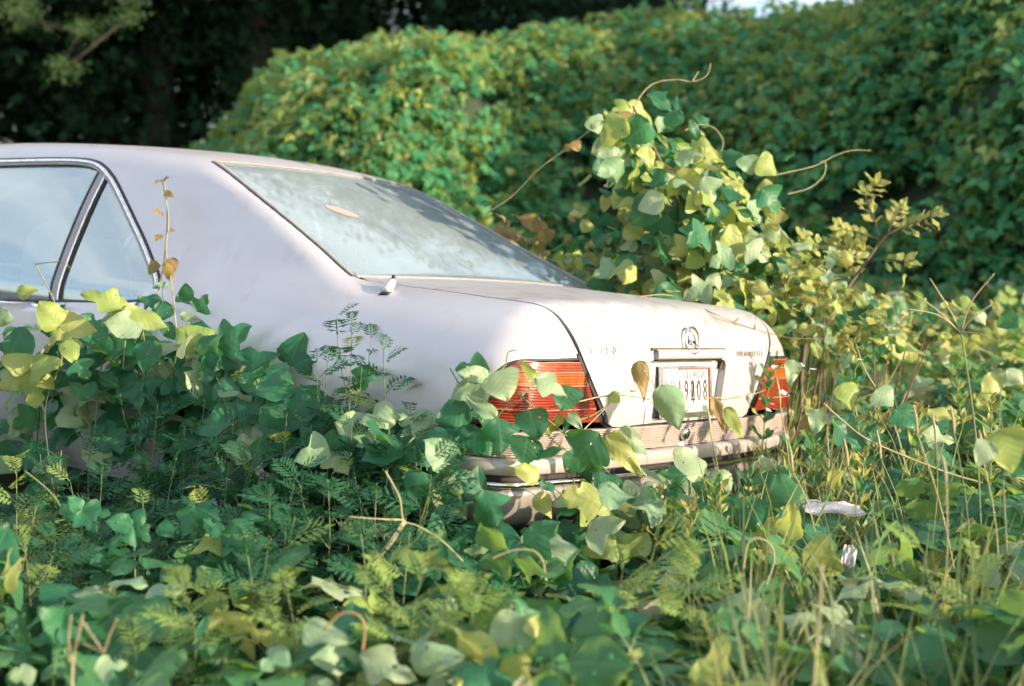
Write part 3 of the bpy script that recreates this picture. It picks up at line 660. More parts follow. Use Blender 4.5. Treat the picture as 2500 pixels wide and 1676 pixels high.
def lathe(prof, n=28):
    V = [(x, r*math.cos(2*math.pi*k/n), r*math.sin(2*math.pi*k/n)) for x, r in prof for k in range(n)]
    return V, [(i*n+k, i*n+(k+1) % n, (i+1)*n+(k+1) % n, (i+1)*n+k) for i in range(len(prof)-1) for k in range(n)]
for wy in (1.11, 4.15):
    for sd in (-1, 1):
        W = obj('wheel', None, CAR); W.location = (sd*.80, wy, .31)
        V, Fc = lathe([(-.11, .20), (-.115, .26), (-.10, .305), (-.06, .318), (.06, .318), (.10, .305), (.115, .26), (.11, .20)])
        obj('tyre', mesh_data('tyre', V, Fc, TYRE), W)
        V, Fc = lathe([(sd*.10, .205), (sd*.095, .19), (sd*.07, .17), (sd*.085, .12), (sd*.09, .05), (sd*.095, .0)])
        obj('rim', mesh_data('rim', V, Fc, ALLOY), W)
        for k in range(8):
            t = k*math.pi/4; b = MB(); b.tube([(sd*.078, .145*math.cos(t), .145*math.sin(t)), (sd*.088, .145*math.cos(t), .145*math.sin(t))], .022, 10); obj('rim_hole', b.data('rim_hole', BLACK), W)
    
    for sd in (-1, 1):
        b = MB()
        a = np.linspace(-.3, math.pi+.3, 18); V = [(sd*x, wy+.40*math.cos(t), .33+.40*math.sin(t)) for x in (.60, .92) for t in a]; k = len(a)
        b.add(V, [(i, i+1, i+1+k, i+k) for i in range(k-1)])
        obj('wheel_housing', b.data('wheel_housing', BLACK), CAR)
def cushion(name, c, sz, mat, tilt=0., p=3.2, par=None):
    u = np.linspace(-math.pi/2, math.pi/2, 13); v = np.linspace(0, 2*math.pi, 25)[:-1]
    sp = lambda w: np.sign(w)*np.abs(w)**(2/p)
    V = np.array([(sp(math.cos(a))*sp(math.cos(q)), sp(math.cos(a))*sp(math.sin(q)), sp(math.sin(a))) for a in u for q in v])*np.array(sz)/2
    ct, st = math.cos(tilt), math.sin(tilt); V = V @ np.array([[1, 0, 0], [0, ct, st], [0, -st, ct]])+np.array(c); n = 24
    return obj(name, mesh_data(name, V, [(i*n+k, i*n+(k+1) % n, (i+1)*n+(k+1) % n, (i+1)*n+k) for i in range(12) for k in range(n)], mat), par or CAR)
b = MB(); b.box((0, 2.6, .30), (1.6, 3.0, .04)); obj('cabin_floor', b.data('cabin_floor', CABIN, False), CAR)
b = MB(); b.box((0, 1.46, .62), (1.5, .05, .60)); obj('bulkhead', b.data('bulkhead', CABIN, False), CAR)
b = MB(); b.box((0, 1.16, .962), (1.36, .56, .02)); obj('parcel_shelf', b.data('parcel_shelf', CABIN, False), CAR)
b = MB(); b.box((0, 3.95, .80), (1.5, .45, .2)); obj('dashboard', b.data('dashboard', CABIN, False), CAR)
for x in (-.40, .40):
    cushion('rear_seat_back', (x, 1.58, .72), (.68, .20, .62), SEAT, -.3); cushion('rear_seat_base', (x, 1.88, .48), (.68, .55, .20), SEAT)
    cushion('rear_headrest', (x*.92, 1.42, 1.055), (.27, .11, .19), SEAT, -.2)
    cushion('front_seat_back', (x, 2.72, .80), (.52, .16, .74), HEAD, -.25); cushion('front_seat_base', (x, 3.02, .46), (.52, .55, .2), SEAT); cushion('front_headrest', (x, 2.60, 1.19), (.27, .10, .19), HEAD, -.2)
cushion('pale_cushion', (-.14, 1.17, 1.03), (.32, .11, .16), HEAD, -.25)

# ------------------------------------------------------------------ plant materials
def leaf_mat(name, c1, c2, trans, tmix=.38, back=(.10, .24, .14), rough=.46, veins=True, spots=.22, spec=.36):
    m, n, out = new_mat(name); K = n.links.new
    oi = n.nodes.new('ShaderNodeObjectInfo'); tc = n.nodes.new('ShaderNodeTexCoord'); ge = n.nodes.new('ShaderNodeNewGeometry')
    mx = n.nodes.new('ShaderNodeMix'); mx.data_type = 'RGBA'; mx.inputs['A'].default_value = c4(c1); mx.inputs['B'].default_value = c4(c2)
    K(oi.outputs['Random'], mx.inputs['Factor'])
    col = mx.outputs['Result']
    no = n.nodes.new('ShaderNodeTexNoise'); no.inputs['Scale'].default_value = 7; no.inputs['Detail'].default_value = 5; no.inputs['Roughness'].default_value = .7
    K(tc.outputs['Object'], no.inputs['Vector'])
    if veins:
        sp = n.nodes.new('ShaderNodeSeparateXYZ'); K(tc.outputs['UV'], sp.inputs[0])
        ax_ = n.nodes.new('ShaderNodeMath'); ax_.operation = 'ABSOLUTE'; K(sp.outputs['X'], ax_.inputs[0])
        # midrib
        mr = n.nodes.new('ShaderNodeMapRange'); mr.inputs['From Min'].default_value = .012; mr.inputs['From Max'].default_value = .03; mr.inputs['To Min'].default_value = 1; mr.inputs['To Max'].default_value = 0
        K(ax_.outputs[0], mr.inputs['Value'])
        # side veins run forward at an angle
        su = n.nodes.new('ShaderNodeMath'); su.operation = 'MULTIPLY_ADD'; su.inputs[1].default_value = -.62; K(ax_.outputs[0], su.inputs[0]); K(sp.outputs['Y'], su.inputs[2])
        ml = n.nodes.new('ShaderNodeMath'); ml.operation = 'MULTIPLY'; ml.inputs[1].default_value = 38; K(su.outputs[0], ml.inputs[0])
        sn = n.nodes.new('ShaderNodeMath'); sn.operation = 'SINE'; K(ml.outputs[0], sn.inputs[0])
        v2 = n.nodes.new('ShaderNodeMapRange'); v2.inputs['From Min'].default_value = .95; v2.inputs['From Max'].default_value = 1.0; v2.inputs['To Max'].default_value = .6; K(sn.outputs[0], v2.inputs['Value'])
        va = n.nodes.new('ShaderNodeMath'); va.operation = 'MAXIMUM'; K(mr.outputs['Result'], va.inputs[0]); K(v2.outputs['Result'], va.inputs[1])
        vf = n.nodes.new('ShaderNodeMath'); vf.operation = 'MULTIPLY'; vf.inputs[1].default_value = .22; K(va.outputs[0], vf.inputs[0])
        m2 = n.nodes.new('ShaderNodeMix'); m2.data_type = 'RGBA'; m2.inputs['B'].default_value = (.26, .36, .16, 1)
        K(col, m2.inputs['A']); K(vf.outputs[0], m2.inputs['Factor']); col = m2.outputs['Result']
        bp = n.nodes.new('ShaderNodeBump'); bp.inputs['Strength'].default_value = .10; bp.inputs['Distance'].default_value = .003
        K(sn.outputs[0], bp.inputs['Height'])
    if spots:
        r = n.nodes.new('ShaderNodeValToRGB'); r.color_ramp.elements[0].position = .60; r.color_ramp.elements[1].position = .74
        r.color_ramp.elements[0].color = (0, 0, 0, 1); r.color_ramp.elements[1].color = (spots,)*3+(1,)
        K(no.outputs['Fac'], r.inputs['Fac'])
        m3 = n.nodes.new('ShaderNodeMix'); m3.data_type = 'RGBA'; m3.inputs['B'].default_value = (.20, .19, .05, 1)
        K(col, m3.inputs['A']); K(r.outputs['Color'], m3.inputs['Factor']); col = m3.outputs['Result']
    m4 = n.nodes.new('ShaderNodeMix'); m4.data_type = 'RGBA'; m4.inputs['B'].default_value = c4(back)
    K(ge.outputs['Backfacing'], m4.inputs['Factor']); K(col, m4.inputs['A'])
    b = principled(n, Roughness=rough, Specular_IOR_Level=spec)
    K(m4.outputs['Result'], b.inputs['Base Color'])
    if veins: K(bp.outputs['Normal'], b.inputs['Normal'])
    tr = n.nodes.new('ShaderNodeBsdfTranslucent'); tr.inputs['Color'].default_value = c4(trans)
    ms = n.nodes.new('ShaderNodeMixShader'); ms.inputs['Fac'].default_value = tmix
    K(b.outputs['BSDF'], ms.inputs[1]); K(tr.outputs[0], ms.inputs[2])
    if veins:   # insect holes
        hn = n.nodes.new('ShaderNodeTexNoise'); hn.inputs['Scale'].default_value = 6.5; hn.inputs['Detail'].default_value = 1.5; hl = n.nodes.new('ShaderNodeMath'); hl.operation = 'GREATER_THAN'; hl.inputs[1].default_value = .735
        ad = n.nodes.new('ShaderNodeVectorMath'); K(tc.outputs['Object'], ad.inputs[0]); K(oi.outputs['Random'], ad.inputs[1]); K(ad.outputs[0], hn.inputs['Vector']); K(hn.outputs['Fac'], hl.inputs[0])
        tp = n.nodes.new('ShaderNodeBsdfTransparent'); mh = n.nodes.new('ShaderNodeMixShader'); K(hl.outputs[0], mh.inputs['Fac']); K(ms.outputs[0], mh.inputs[1]); K(tp.outputs[0], mh.inputs[2]); K(mh.outputs[0], out.inputs['Surface'])
    else: K(ms.outputs[0], out.inputs['Surface'])
    return m
KUD = leaf_mat('kudzu_leaf', (.008, .098, .050), (.044, .200, .098), (.15, .38, .06))
KUDC = leaf_mat('carpet_kudzu_leaf', (.018, .130, .058), (.105, .265, .100), (.26, .44, .07))
KUDY = leaf_mat('kudzu_leaf_sun_yellow', (.24, .37, .09), (.44, .48, .16), (.54, .56, .12), .42, (.30, .32, .18))  # yellow of the low sun put into the leaf colour
KUDP = leaf_mat('kudzu_leaf_pale', (.18, .34, .19), (.34, .44, .26), (.42, .48, .18), .35, (.38, .38, .28))  # pale underside tone, lifted further to carry sunlight
KUDB = leaf_mat('kudzu_leaf_withered', (.24, .19, .06), (.30, .20, .08), (.40, .30, .10), .4, (.34, .28, .16))
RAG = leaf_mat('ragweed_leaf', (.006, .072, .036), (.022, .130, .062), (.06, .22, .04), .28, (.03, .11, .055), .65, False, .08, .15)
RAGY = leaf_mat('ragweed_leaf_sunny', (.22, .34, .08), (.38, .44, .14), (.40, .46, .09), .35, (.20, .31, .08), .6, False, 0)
HILL = leaf_mat('hill_kudzu_leaf', (.020, .185, .098), (.115, .320, .125), (.38, .48, .09), .38, (.16, .26, .12), .55, False, .2, .15)
SAPL = leaf_mat('sapling_leaf', (.20, .29, .07), (.42, .41, .13), (.48, .44, .10), .40, (.24, .24, .12), .5, True, .3)  # golden sunlight lifted into the base colour
TREEL = leaf_mat('tree_leaf', (.008, .026, .014), (.020, .060, .030), (.03, .07, .02), .25, (.012, .03, .015), .7, False, 0, .08)  # shade of the wood painted in as near-black leaves
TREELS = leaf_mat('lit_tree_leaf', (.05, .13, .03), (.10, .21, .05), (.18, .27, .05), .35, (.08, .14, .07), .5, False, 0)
GRASSM = leaf_mat('grass_blade', (.12, .28, .10), (.38, .42, .17), (.44, .48, .15), .35, (.14, .2, .1), .5, False, .3)
STEMG = simple('green_stem', (.11, .18, .06), .6, noise=(8, (.18, .19, .08), .8)); STEMY = simple('straw_stem', (.36, .33, .18), .7, noise=(20, (.26, .22, .10), .8))
STEMR = simple('reddish_stem', (.34, .20, .10), .6, noise=(9, (.20, .18, .06), .8)); BARK = simple('bark', (.035, .027, .022), .9, noise=(9, (.03, .025, .02), .9), bump=1, bscale=25)
TWIG = simple('woody_stem', (.17, .115, .085), .8, noise=(30, (.08, .05, .04), .9)); SEED = simple('seed_head', (.40, .35, .21), .8, noise=(60, (.30, .26, .12), .9))
FLOWER = simple('white_flower', (.75, .73, .70), .6)
SOIL = simple('soil', (.055, .045, .03), .95, noise=(3, (.02, .03, .014), .8), bump=1, bscale=12)

# ------------------------------------------------------------------ leaf shapes (unit length along y, base at origin, face up)
OUT = {
 'ovate': ([0, .03, .10, .22, .36, .50, .64, .78, .90, 1], [.015, .24, .41, .48, .475, .43, .36, .255, .14, .01], [.015, .24, .41, .48, .475, .43, .36, .255, .14, .01]),
 'lobed': ([0, .05, .16, .29, .40, .48, .55, .62, .72, .82, .92, 1], [.015, .14, .34, .52, .575, .47, .27, .215, .25, .21, .10, 0], [.015, .14, .33, .51, .565, .46, .26, .21, .245, .205, .10, 0]),
 'left': ([0, .03, .12, .26, .38, .46, .54, .66, .78, .90, 1], [.015, .24, .46, .60, .60, .46, .26, .235, .205, .10, 0], [.015, .10, .20, .27, .29, .29, .27, .23, .17, .08, 0]),
 'right': ([0, .03, .12, .26, .38, .46, .54, .66, .78, .90, 1], [.015, .10, .20, .27, .29, .29, .27, .23, .17, .08, 0], [.015, .24, .46, .60, .60, .46, .26, .235, .205, .10, 0]),
 'elliptic': ([0, .05, .18, .35, .55, .75, .9, 1], [.01, .08, .19, .25, .25, .18, .09, 0], [.01, .08, .19, .25, .25, .18, .09, 0]),
}
def leaf_geo(kind, seed, fold=.15, droop=.25, wave=.06, rows=19):
    t0, wl, wr = OUT[kind]; r = np.random.default_rng(seed); t = np.linspace(0, 1, rows)
    tw = r.normal(0, .35); cc = r.uniform(-.9, .25); f1, f2 = crv(t0, wl), crv(t0, wr); fo = fold*r.uniform(.2, 1.6); dr = droop*r.uniform(-.3, 1.6); ph = r.uniform(0, 6, 3); bend = r.normal(0, .06)
    V, U = [], []
    for y in t:
        L_, R_ = max(float(f1(y)), 0), max(float(f2(y)), 0); e = 1+r.normal(0, .03)
        for q in (-1, -.62, -.27, 0, .27, .62, 1):
            x = (L_ if q < 0 else R_)*q*(e if abs(q) == 1 else 1)
            z = fo*abs(x)-.35*fo*x*x+cc*x*x+tw*x*(y-.4)-dr*y*y*.8+wave*math.sin(y*9+ph[0]+q*1.5)*abs(q)+wave*.7*math.sin(q*5+ph[1]+y*4)*abs(q)
            V.append((x+bend*y*y, y*(1-.12*dr*y), z)); U.append((x, y))
    Fc = [(i*7+j, i*7+j+1, (i+1)*7+j+1, (i+1)*7+j) for i in range(rows-1) for j in range(6)]
    return np.array(V), Fc, np.array(U)
LEAFM = {}
for kd in OUT:
    LEAFM[kd] = []
    for s in range(8):
        V, Fc, U = leaf_geo(kd, s*11+len(kd)); LEAFM[kd].append(mesh_data('leaf_'+kd, V, Fc, KUD, True, None, U))
def lmesh(kind): return LEAFM[kind][random.randrange(8)]
def frame(y, z):
    y = unit(y); x = np.cross(y, z); x = unit(x); z = np.cross(x, y); return x, y, z
def leafmat(o, mat):
    if mat is not None and mat is not KUD:
        o.material_slots[0].link = 'OBJECT'; o.material_slots[0].material = mat
def put_leaf(parent, base, tip, kind='ovate', nrm=(0, 0, 1), mat=None, wid=1.0, me=None, name='leaf'):
    base, tip = np.asarray(base, float), np.asarray(tip, float); ln = np.linalg.norm(tip-base); x, y, z = frame(tip-base, np.asarray(nrm, float))
    o = bpy.data.objects.new(name, me or lmesh(kind)); ROOT.objects.link(o); o.parent = parent; p = base-np.array(parent.location)
    o.matrix_local = Matrix(((x[0]*ln*wid, y[0]*ln, z[0]*ln, p[0]), (x[1]*ln*wid, y[1]*ln, z[1]*ln, p[1]), (x[2]*ln*wid, y[2]*ln, z[2]*ln, p[2]), (0, 0, 0, 1)))
    leafmat(o, mat); return o
def put_tube(parent, P, r, mat, name='stem', n=5):
    b = MB(); b.tube(np.asarray(P)-np.array(parent.location), r, n); return obj(name, b.data(name, mat), parent)
def trifoliate(seed, s=1.0):
    """one compound kudzu leaf as raw geometry, stalk from the origin"""
    r = np.random.default_rng(seed); V, Fc, U = [], [], []; n = 0
    kinds = [r.choice(['lobed', 'ovate', 'lobed']), 'left', 'right'] if r.random() < .75 else ['ovate', 'ovate', 'ovate']
    node = np.array([0, .75, .10])
    for k, (kd, a) in enumerate(zip(kinds, (0, math.radians(r.uniform(70, 105)), -math.radians(r.uniform(70, 105))))):
        v, f, u = leaf_geo(kd, int(r.integers(1e6)), rows=9)
        sc = 1.0 if k == 0 else .88
        tl = r.uniform(-.55, .1); ct, st = math.cos(tl), math.sin(tl); v = v*sc
        v = np.stack([v[:, 0], v[:, 1]*ct-v[:, 2]*st, v[:, 1]*st+v[:, 2]*ct], 1)
        off = np.array([0, .30, 0]) if k == 0 else np.array([0, .05, 0]); v = v+off*np.array([1, 1, 1])
        ca, sa = math.cos(a), math.sin(a); v = np.stack([v[:, 0]*ca-v[:, 1]*sa, v[:, 0]*sa+v[:, 1]*ca, v[:, 2]], 1)+node
        V.append(v); U.append(u); Fc += [tuple(i+n for i in g) for g in f]; n += len(v)
    b = MB(); b.tube([(0, 0, 0), (0, .4, .10), node, node+(0, .30, .0)], [.018, .016, .014, .010], 4, False)
    V.append(np.concatenate(b.V)); U.append(np.zeros((b.n, 2))+.5); Fc += [tuple(i+n for i in g) for g in b.F]
    return np.concatenate(V), Fc, np.concatenate(U)
TRI = []
for s in range(6):
    V, Fc, U = trifoliate(100+s); TRI.append(mesh_data('kudzu_trifoliate', V, Fc, KUD, True, None, U))
def frond_geo(seed, pairs=7):
    """feathery ragweed leaf"""
    r = np.random.default_rng(seed); V, Fc = [], []
    def sliver(a, b, w, z0, z1):
        a, b = np.array(a, float), np.array(b, float); d = b-a; p = np.array([-d[1], d[0], 0]); p = p/(np.linalg.norm(p)+1e-9)*w; m = a+d*.45; n = len(V)
        V.extend([a+(0, 0, z0), m+p+(0, 0, (z0+z1)/2), b+(0, 0, z1), m-p+(0, 0, (z0+z1)/2)]); Fc.append((n, n+1, n+2, n+3))
    arc = lambda y: .10*math.sin(y*2.2)-.28*y*y
    for i in range(5): sliver((0, i/5, 0), (0, (i+1.3)/5, 0), .022, arc(i/5), arc((i+1.3)/5))
    for i in range(pairs):
        y = .18+.70*i/(pairs-1); ln = .42*math.sin(math.pi*(.28+.62*i/(pairs-1)))*r.uniform(.85, 1.1)
        for sd in (-1, 1):
            e = np.array([sd*ln*.84, y+ln*.62, 0]); z1 = arc(y)+r.normal(0, .03)-.06
            sliver((0, y, 0), e, .030, arc(y), z1)
            for q in (.32, .58, .80):
                c = np.array([0, y, 0])*(1-q)+e*q; l2 = ln*.34*(1.15-q)
                sliver(c, c+np.array([sd*.15, 1., 0])*l2, .016, arc(y)*(1-q)+z1*q, z1); sliver(c, c+np.array([sd*.95, -.1, 0])*l2, .016, arc(y)*(1-q)+z1*q, z1)
    sliver((0, .86, 0), (0, 1.1, 0), .05, arc(.86), arc(1.08))
    return np.array(V), Fc
FROND = []
for s in range(5):
    V, Fc = frond_geo(s, 6+s % 3); FROND.append(mesh_data('ragweed_frond', V, Fc, RAG, False))

# ------------------------------------------------------------------ scatter: instances on given points (for what nobody could count)
def source(name, me, col):
    o = bpy.data.objects.new(name, me); col.objects.link(o); return o
def scatter(name, P, Rt, S, idx, col, parent=None):
    me = bpy.data.meshes.new(name); me.from_pydata([tuple(p) for p in P], [], [])
    for nm, tp, arr in (('rot', 'FLOAT_VECTOR', Rt), ('scl', 'FLOAT', S), ('pick', 'INT', idx)):
        at_ = me.attributes.new(nm, tp, 'POINT'); at_.data.foreach_set('vector' if tp == 'FLOAT_VECTOR' else 'value', np.asarray(arr).ravel())
    o = bpy.data.objects.new(name, me); link(o, parent)
    ng = bpy.data.node_groups.new(name+'_scatter', 'GeometryNodeTree')
    ng.interface.new_socket('Geometry', in_out='INPUT', socket_type='NodeSocketGeometry'); ng.interface.new_socket('Geometry', in_out='OUTPUT', socket_type='NodeSocketGeometry')
    N = ng.nodes; gi, go = N.new('NodeGroupInput'), N.new('NodeGroupOutput'); ip = N.new('GeometryNodeInstanceOnPoints'); ci = N.new('GeometryNodeCollectionInfo')
    ci.inputs['Collection'].default_value = col; ci.inputs['Separate Children'].default_value = True; ci.inputs['Reset Children'].default_value = True
    def na(nm, t):
        a = N.new('GeometryNodeInputNamedAttribute'); a.data_type = t; a.inputs['Name'].default_value = nm; return a.outputs['Attribute']
    e2r = N.new('FunctionNodeEulerToRotation'); k = ng.links.new
    k(gi.outputs[0], ip.inputs['Points']); k(ci.outputs['Instances'], ip.inputs['Instance']); ip.inputs['Pick Instance'].default_value = True
    k(na('pick', 'INT'), ip.inputs['Instance Index']); k(na('rot', 'FLOAT_VECTOR'), e2r.inputs['Euler']); k(e2r.outputs['Rotation'], ip.inputs['Rotation']); k(na('scl', 'FLOAT'), ip.inputs['Scale'])
    k(ip.outputs['Instances'], go.inputs[0])
    md = o.modifiers.new('scatter', 'NODES'); md.node_group = ng
    return o
def eulers(Y, Z):
    """rotations that take local y,z to the given directions"""
    Y = Y/np.linalg.norm(Y, axis=1, keepdims=True); X = np.cross(Y, Z); X /= np.linalg.norm(X, axis=1, keepdims=True)+1e-9; Z = np.cross(X, Y)
    M = np.stack([X, Y, Z], 2)
    b = np.arcsin(np.clip(-M[:, 2, 0], -1, 1)); a = np.arctan2(M[:, 2, 1], M[:, 2, 2]); c = np.arctan2(M[:, 1, 0], M[:, 0, 0])
    return np.stack([a, b, c], 1)
def variant(mes, mat):
    out = []
    for m in mes:
        q = m.copy(); q.materials.clear(); q.materials.append(mat); out.append(q)
    return out
def collect(name, meshes):
    c = bpy.data.collections.new(name)
    for i, m in enumerate(meshes): source('%s_%02d' % (name, i), m, c)
    return c

# ------------------------------------------------------------------ ground
def fwd(P): return (np.asarray(P)[..., :2]-CAM[:2]) @ FH[:2]
def lat(P): return (np.asarray(P)[..., :2]-CAM[:2]) @ RH[:2]
def gz(x, y):
    P = np.stack([x, y], -1); d = fwd(P)
    return -.14+.085*np.clip(d-5.2, 0, 7)+.03*vnoise(np.stack([x*.8, y*.8, 0*x], -1), 5)
rr = np.concatenate([np.linspace(0, 16, 33), np.geomspace(18, 400, 14)]); aa = np.linspace(0, 2*math.pi, 73)[:-1]
V = [(CAM[0]+r*math.cos(a), CAM[1]+r*math.sin(a)) for r in rr for a in aa]; V = np.array(V); V = np.c_[V, gz(V[:, 0], V[:, 1])]
n = len(aa); g = obj('ground', mesh_data('ground', V, [(i*n+k, (i+1)*n+k, (i+1)*n+(k+1) % n, i*n+(k+1) % n) for i in range(len(rr)-1) for k in range(n)], SOIL))
tag(g, 'dark soil under the weeds', kind='structure')

# ------------------------------------------------------------------ kudzu covered bank behind
SIL = np.array([(-900, 470), (200, 430), (420, 385), (502, 355), (598, 285), (684, 190), (855, 146), (1015, 112), (1176, 106), (1336, 86), (1603, 70), (1817, 68), (2030, 48), (2250, -25), (2500, -130), (3400, -330)], float)
RF = crv([-900, 300, 600, 950, 1250, 1500, 1900, 2300, 2700, 3400], [16, 14.5, 12.3, 10.8, 11.8, 13.0, 12.2, 11.0, 10.2, 9.5])
RCc = crv([-900, 300, 700, 1000, 1300, 1700, 2100, 2500, 3400], [18.5, 17.0, 15.2, 14.6, 16.2, 17.0, 16.0, 14.6, 13.0])
def hillpt(px, j):
    """px: bearing, j 0 foot .. 1 crest .. 1.5 back"""
    px = np.asarray(px, float); j = np.asarray(j, float)
    d = cf[None]+cr[None]*((px-IW/2)/FPX)[:, None]-cu[None]*((np.interp(px, SIL[:, 0], SIL[:, 1])-IH/2)/FPX)[:, None]
    hz = d[:, :2]/np.linalg.norm(d[:, :2], axis=1, keepdims=True); sl = d[:, 2]/np.linalg.norm(d[:, :2], axis=1)
    r0, r1 = RF(px), RCc(px); jj = np.clip(j, 0, 1); r = r0+(r1-r0)*(jj**1.6)+np.clip(j-1, 0, 1)*6
    zc = CAM[2]+sl*r1-.20; x0 = CAM[:2]+hz*r0[:, None]; z0 = gz(x0[:, 0], x0[:, 1])
    z = z0+(zc-z0)*np.sin(jj*math.pi/2)**.85-np.clip(j-1, 0, 1)**2*2.0
    P = np.c_[CAM[:2]+hz*r[:, None], z]
    q = P*np.array([.45, .45, .55]); n1 = fbm(q, 21, 3); n2 = fbm(P*1.5, 33, 3)
    w = np.minimum(1, (1.12-np.clip(j, 0, 1.1))*6)*.8+.2
    return P-np.c_[hz, 0*r]*((.78*n1+.26*n2)*w)[:, None]+np.c_[0*r, 0*r, (.10*n1+.06*n2)*(jj > .05)]
pxs = np.linspace(-900, 3400, 190); js = np.concatenate([np.linspace(0, 1, 36), np.linspace(1.1, 1.7, 5)])
PX, JJ = np.meshgrid(pxs, js); HP = hillpt(PX.ravel(), JJ.ravel()); n = len(pxs)
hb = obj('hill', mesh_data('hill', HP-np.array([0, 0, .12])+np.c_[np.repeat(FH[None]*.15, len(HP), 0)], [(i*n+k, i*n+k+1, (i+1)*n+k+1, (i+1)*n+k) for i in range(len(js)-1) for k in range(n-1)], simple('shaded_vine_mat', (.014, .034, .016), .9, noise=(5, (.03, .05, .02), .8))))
tag(hb, 'steep bank buried under kudzu behind the car', kind='structure')
def small_tri(seed):
    """coarser compound leaf for the distance"""
    r = np.random.default_rng(seed); V, Fc = [], []
    for k, a in enumerate((0, 1.5, -1.5)):
        a += r.normal(0, .2); e = np.array([-math.sin(a), math.cos(a), 0]); s_ = np.array([e[1], -e[0], 0]); n0 = np.array([0, .25, 0])+e*(.25 if k == 0 else .04); n = len(V); q = r.uniform(.8, 1.1); dz = r.uniform(-.45, -.05); zf = r.uniform(.05, .2)
        for y, w in ((0, .02), (.22, .42), (.5, .42), (.78, .2), (1, .0)):
            for sd in (-1, 0, 1): V.append(n0+e*y*q+s_*w*sd*q+np.array([0, 0, zf*abs(sd)*w*2+dz*y*y]))
        Fc += [(n+i*3+j, n+i*3+j+1, n+i*3+j+4, n+i*3+j+3) for i in range(4) for j in range(2)]
    return np.array(V), Fc
STRI = []
for s in range(5):
    V, Fc = small_tri(300+s); STRI.append(mesh_data('kudzu_far', V, Fc, HILL, True))
hcol = collect('hillsrc', variant(STRI, HILL)+variant(STRI[:2], KUDY))
NH = 66000
hp = rng.uniform(-700, 3200, NH*2); hj = rng.uniform(0.0, 1.12, NH*2)
# keep density even over the surface
rad = RF(hp); keep = rng.random(NH*2) < np.clip((rad/17)**1.0, 0, 1)
hp, hj = hp[keep][:NH], hj[keep][:NH]
P = hillpt(hp, hj); e = 1e-2
Tu = hillpt(hp+4, hj)-P; Tv = hillpt(hp, hj+.01)-P; Nn = np.cross(Tu, Tv); Nn /= np.linalg.norm(Nn, axis=1, keepdims=True)
Nn[(Nn @ FH) > 0] *= -1
kk = fbm(P*2.4, 66, 3) > -.50; P, Nn = P[kk], Nn[kk]
P = P+Nn*(rng.random(len(P))**2*.30-.08)[:, None]
Zd = Nn*.75+np.array([0, 0, .55])+rng.normal(0, .42, (len(P), 3)); Yd = np.array([0, 0, -.65])+Nn*.5+rng.normal(0, .6, (len(P), 3))
sun_yellow = (rng.random(len(P)) < .05+.07*(fbm(P*.5, 77, 2) > .25))  # share of leaves given the sunlit yellow colour
idx = np.where(sun_yellow, 5+rng.integers(0, 2, len(P)), rng.integers(0, 5, len(P)))
o = scatter('kudzu_blanket', P, eulers(Yd, Zd), rng.uniform(.048, .088, len(P))*(1+.25*fbm(P*.9, 12, 2)), idx, hcol)
tag(o, 'thick blanket of kudzu leaves over the bank behind the car', 'kudzu', kind='stuff')

ORDS = ['first', 'second', 'third', 'fourth', 'fifth', 'sixth', 'seventh', 'eighth', 'ninth', 'tenth', 'eleventh', 'twelfth', 'thirteenth', 'fourteenth', 'fifteenth', 'sixteenth', 'seventeenth', 'eighteenth', 'nineteenth', 'twentieth', 'twenty-first', 'twenty-second', 'twenty-third', 'twenty-fourth', 'twenty-fifth', 'twenty-sixth']
def ranks(L_):
    o = sorted(range(len(L_)), key=lambda i: L_[i][0]); return {i: ORDS[k] for k, i in enumerate(o)}

# ------------------------------------------------------------------ dark wood behind (upper left)
def clump_geo(seed, n=46, s=.5, leaf=.075):
    r = np.random.default_rng(seed); V, Fc = [], []
    for i in range(n):
        c = r.normal(0, 1, 3)*np.array([.45, .45, .30])*s; d = unit(r.normal(0, 1, 3)+(0, 0, -.5)); u = unit(np.cross(d, r.normal(0, 1, 3))); w = leaf*r.uniform(.6, 1.3); k = len(V)
        V += [c-d*w, c+u*w*.55, c+d*w*1.1, c-u*w*.55]; Fc.append((k, k+1, k+2, k+3))
    return np.array(V), Fc
VINEL = leaf_mat('trunk_vine_leaf', (.016, .075, .040), (.035, .12, .06), (.05, .12, .04), .25, (.02, .05, .025), .6, False, 0, .12)
CL = []
for s in range(4):
    V, Fc = clump_geo(s, 80, .5, .04); CL.append(mesh_data('leaf_clump', V, Fc, TREEL, False))
CLG = [clump_geo(s, 70, .5, .045) for s in range(6)]
def clumps(name, C, S, mat, parent, r):
    V, Fc, n = [], [], 0
    for c, s in zip(C, S):
        v, f = CLG[int(r.integers(6))]; a = r.uniform(0, 6.28); R_ = np.array([[math.cos(a), -math.sin(a), 0], [math.sin(a), math.cos(a), 0], [0, 0, 1]])
        V.append((v @ R_.T)*s+c); Fc.append(np.array(f)+n); n += len(v)
    me = bpy.data.meshes.new(name); V = np.concatenate(V); Fc = np.concatenate(Fc)
    me.vertices.add(len(V)); me.vertices.foreach_set('co', V.ravel().astype(np.float32)); me.loops.add(len(Fc)*4); me.polygons.add(len(Fc))
    me.loops.foreach_set('vertex_index', Fc.ravel().astype(np.int32)); me.polygons.foreach_set('loop_start', np.arange(0, len(Fc)*4, 4, dtype=np.int32)); me.update(calc_edges=True); me.materials.append(mat)
    return obj(name, me, parent)
tcol = collect('treesrc', variant(CL, TREEL)); lcol = collect('littreesrc', variant(CL, TREELS))
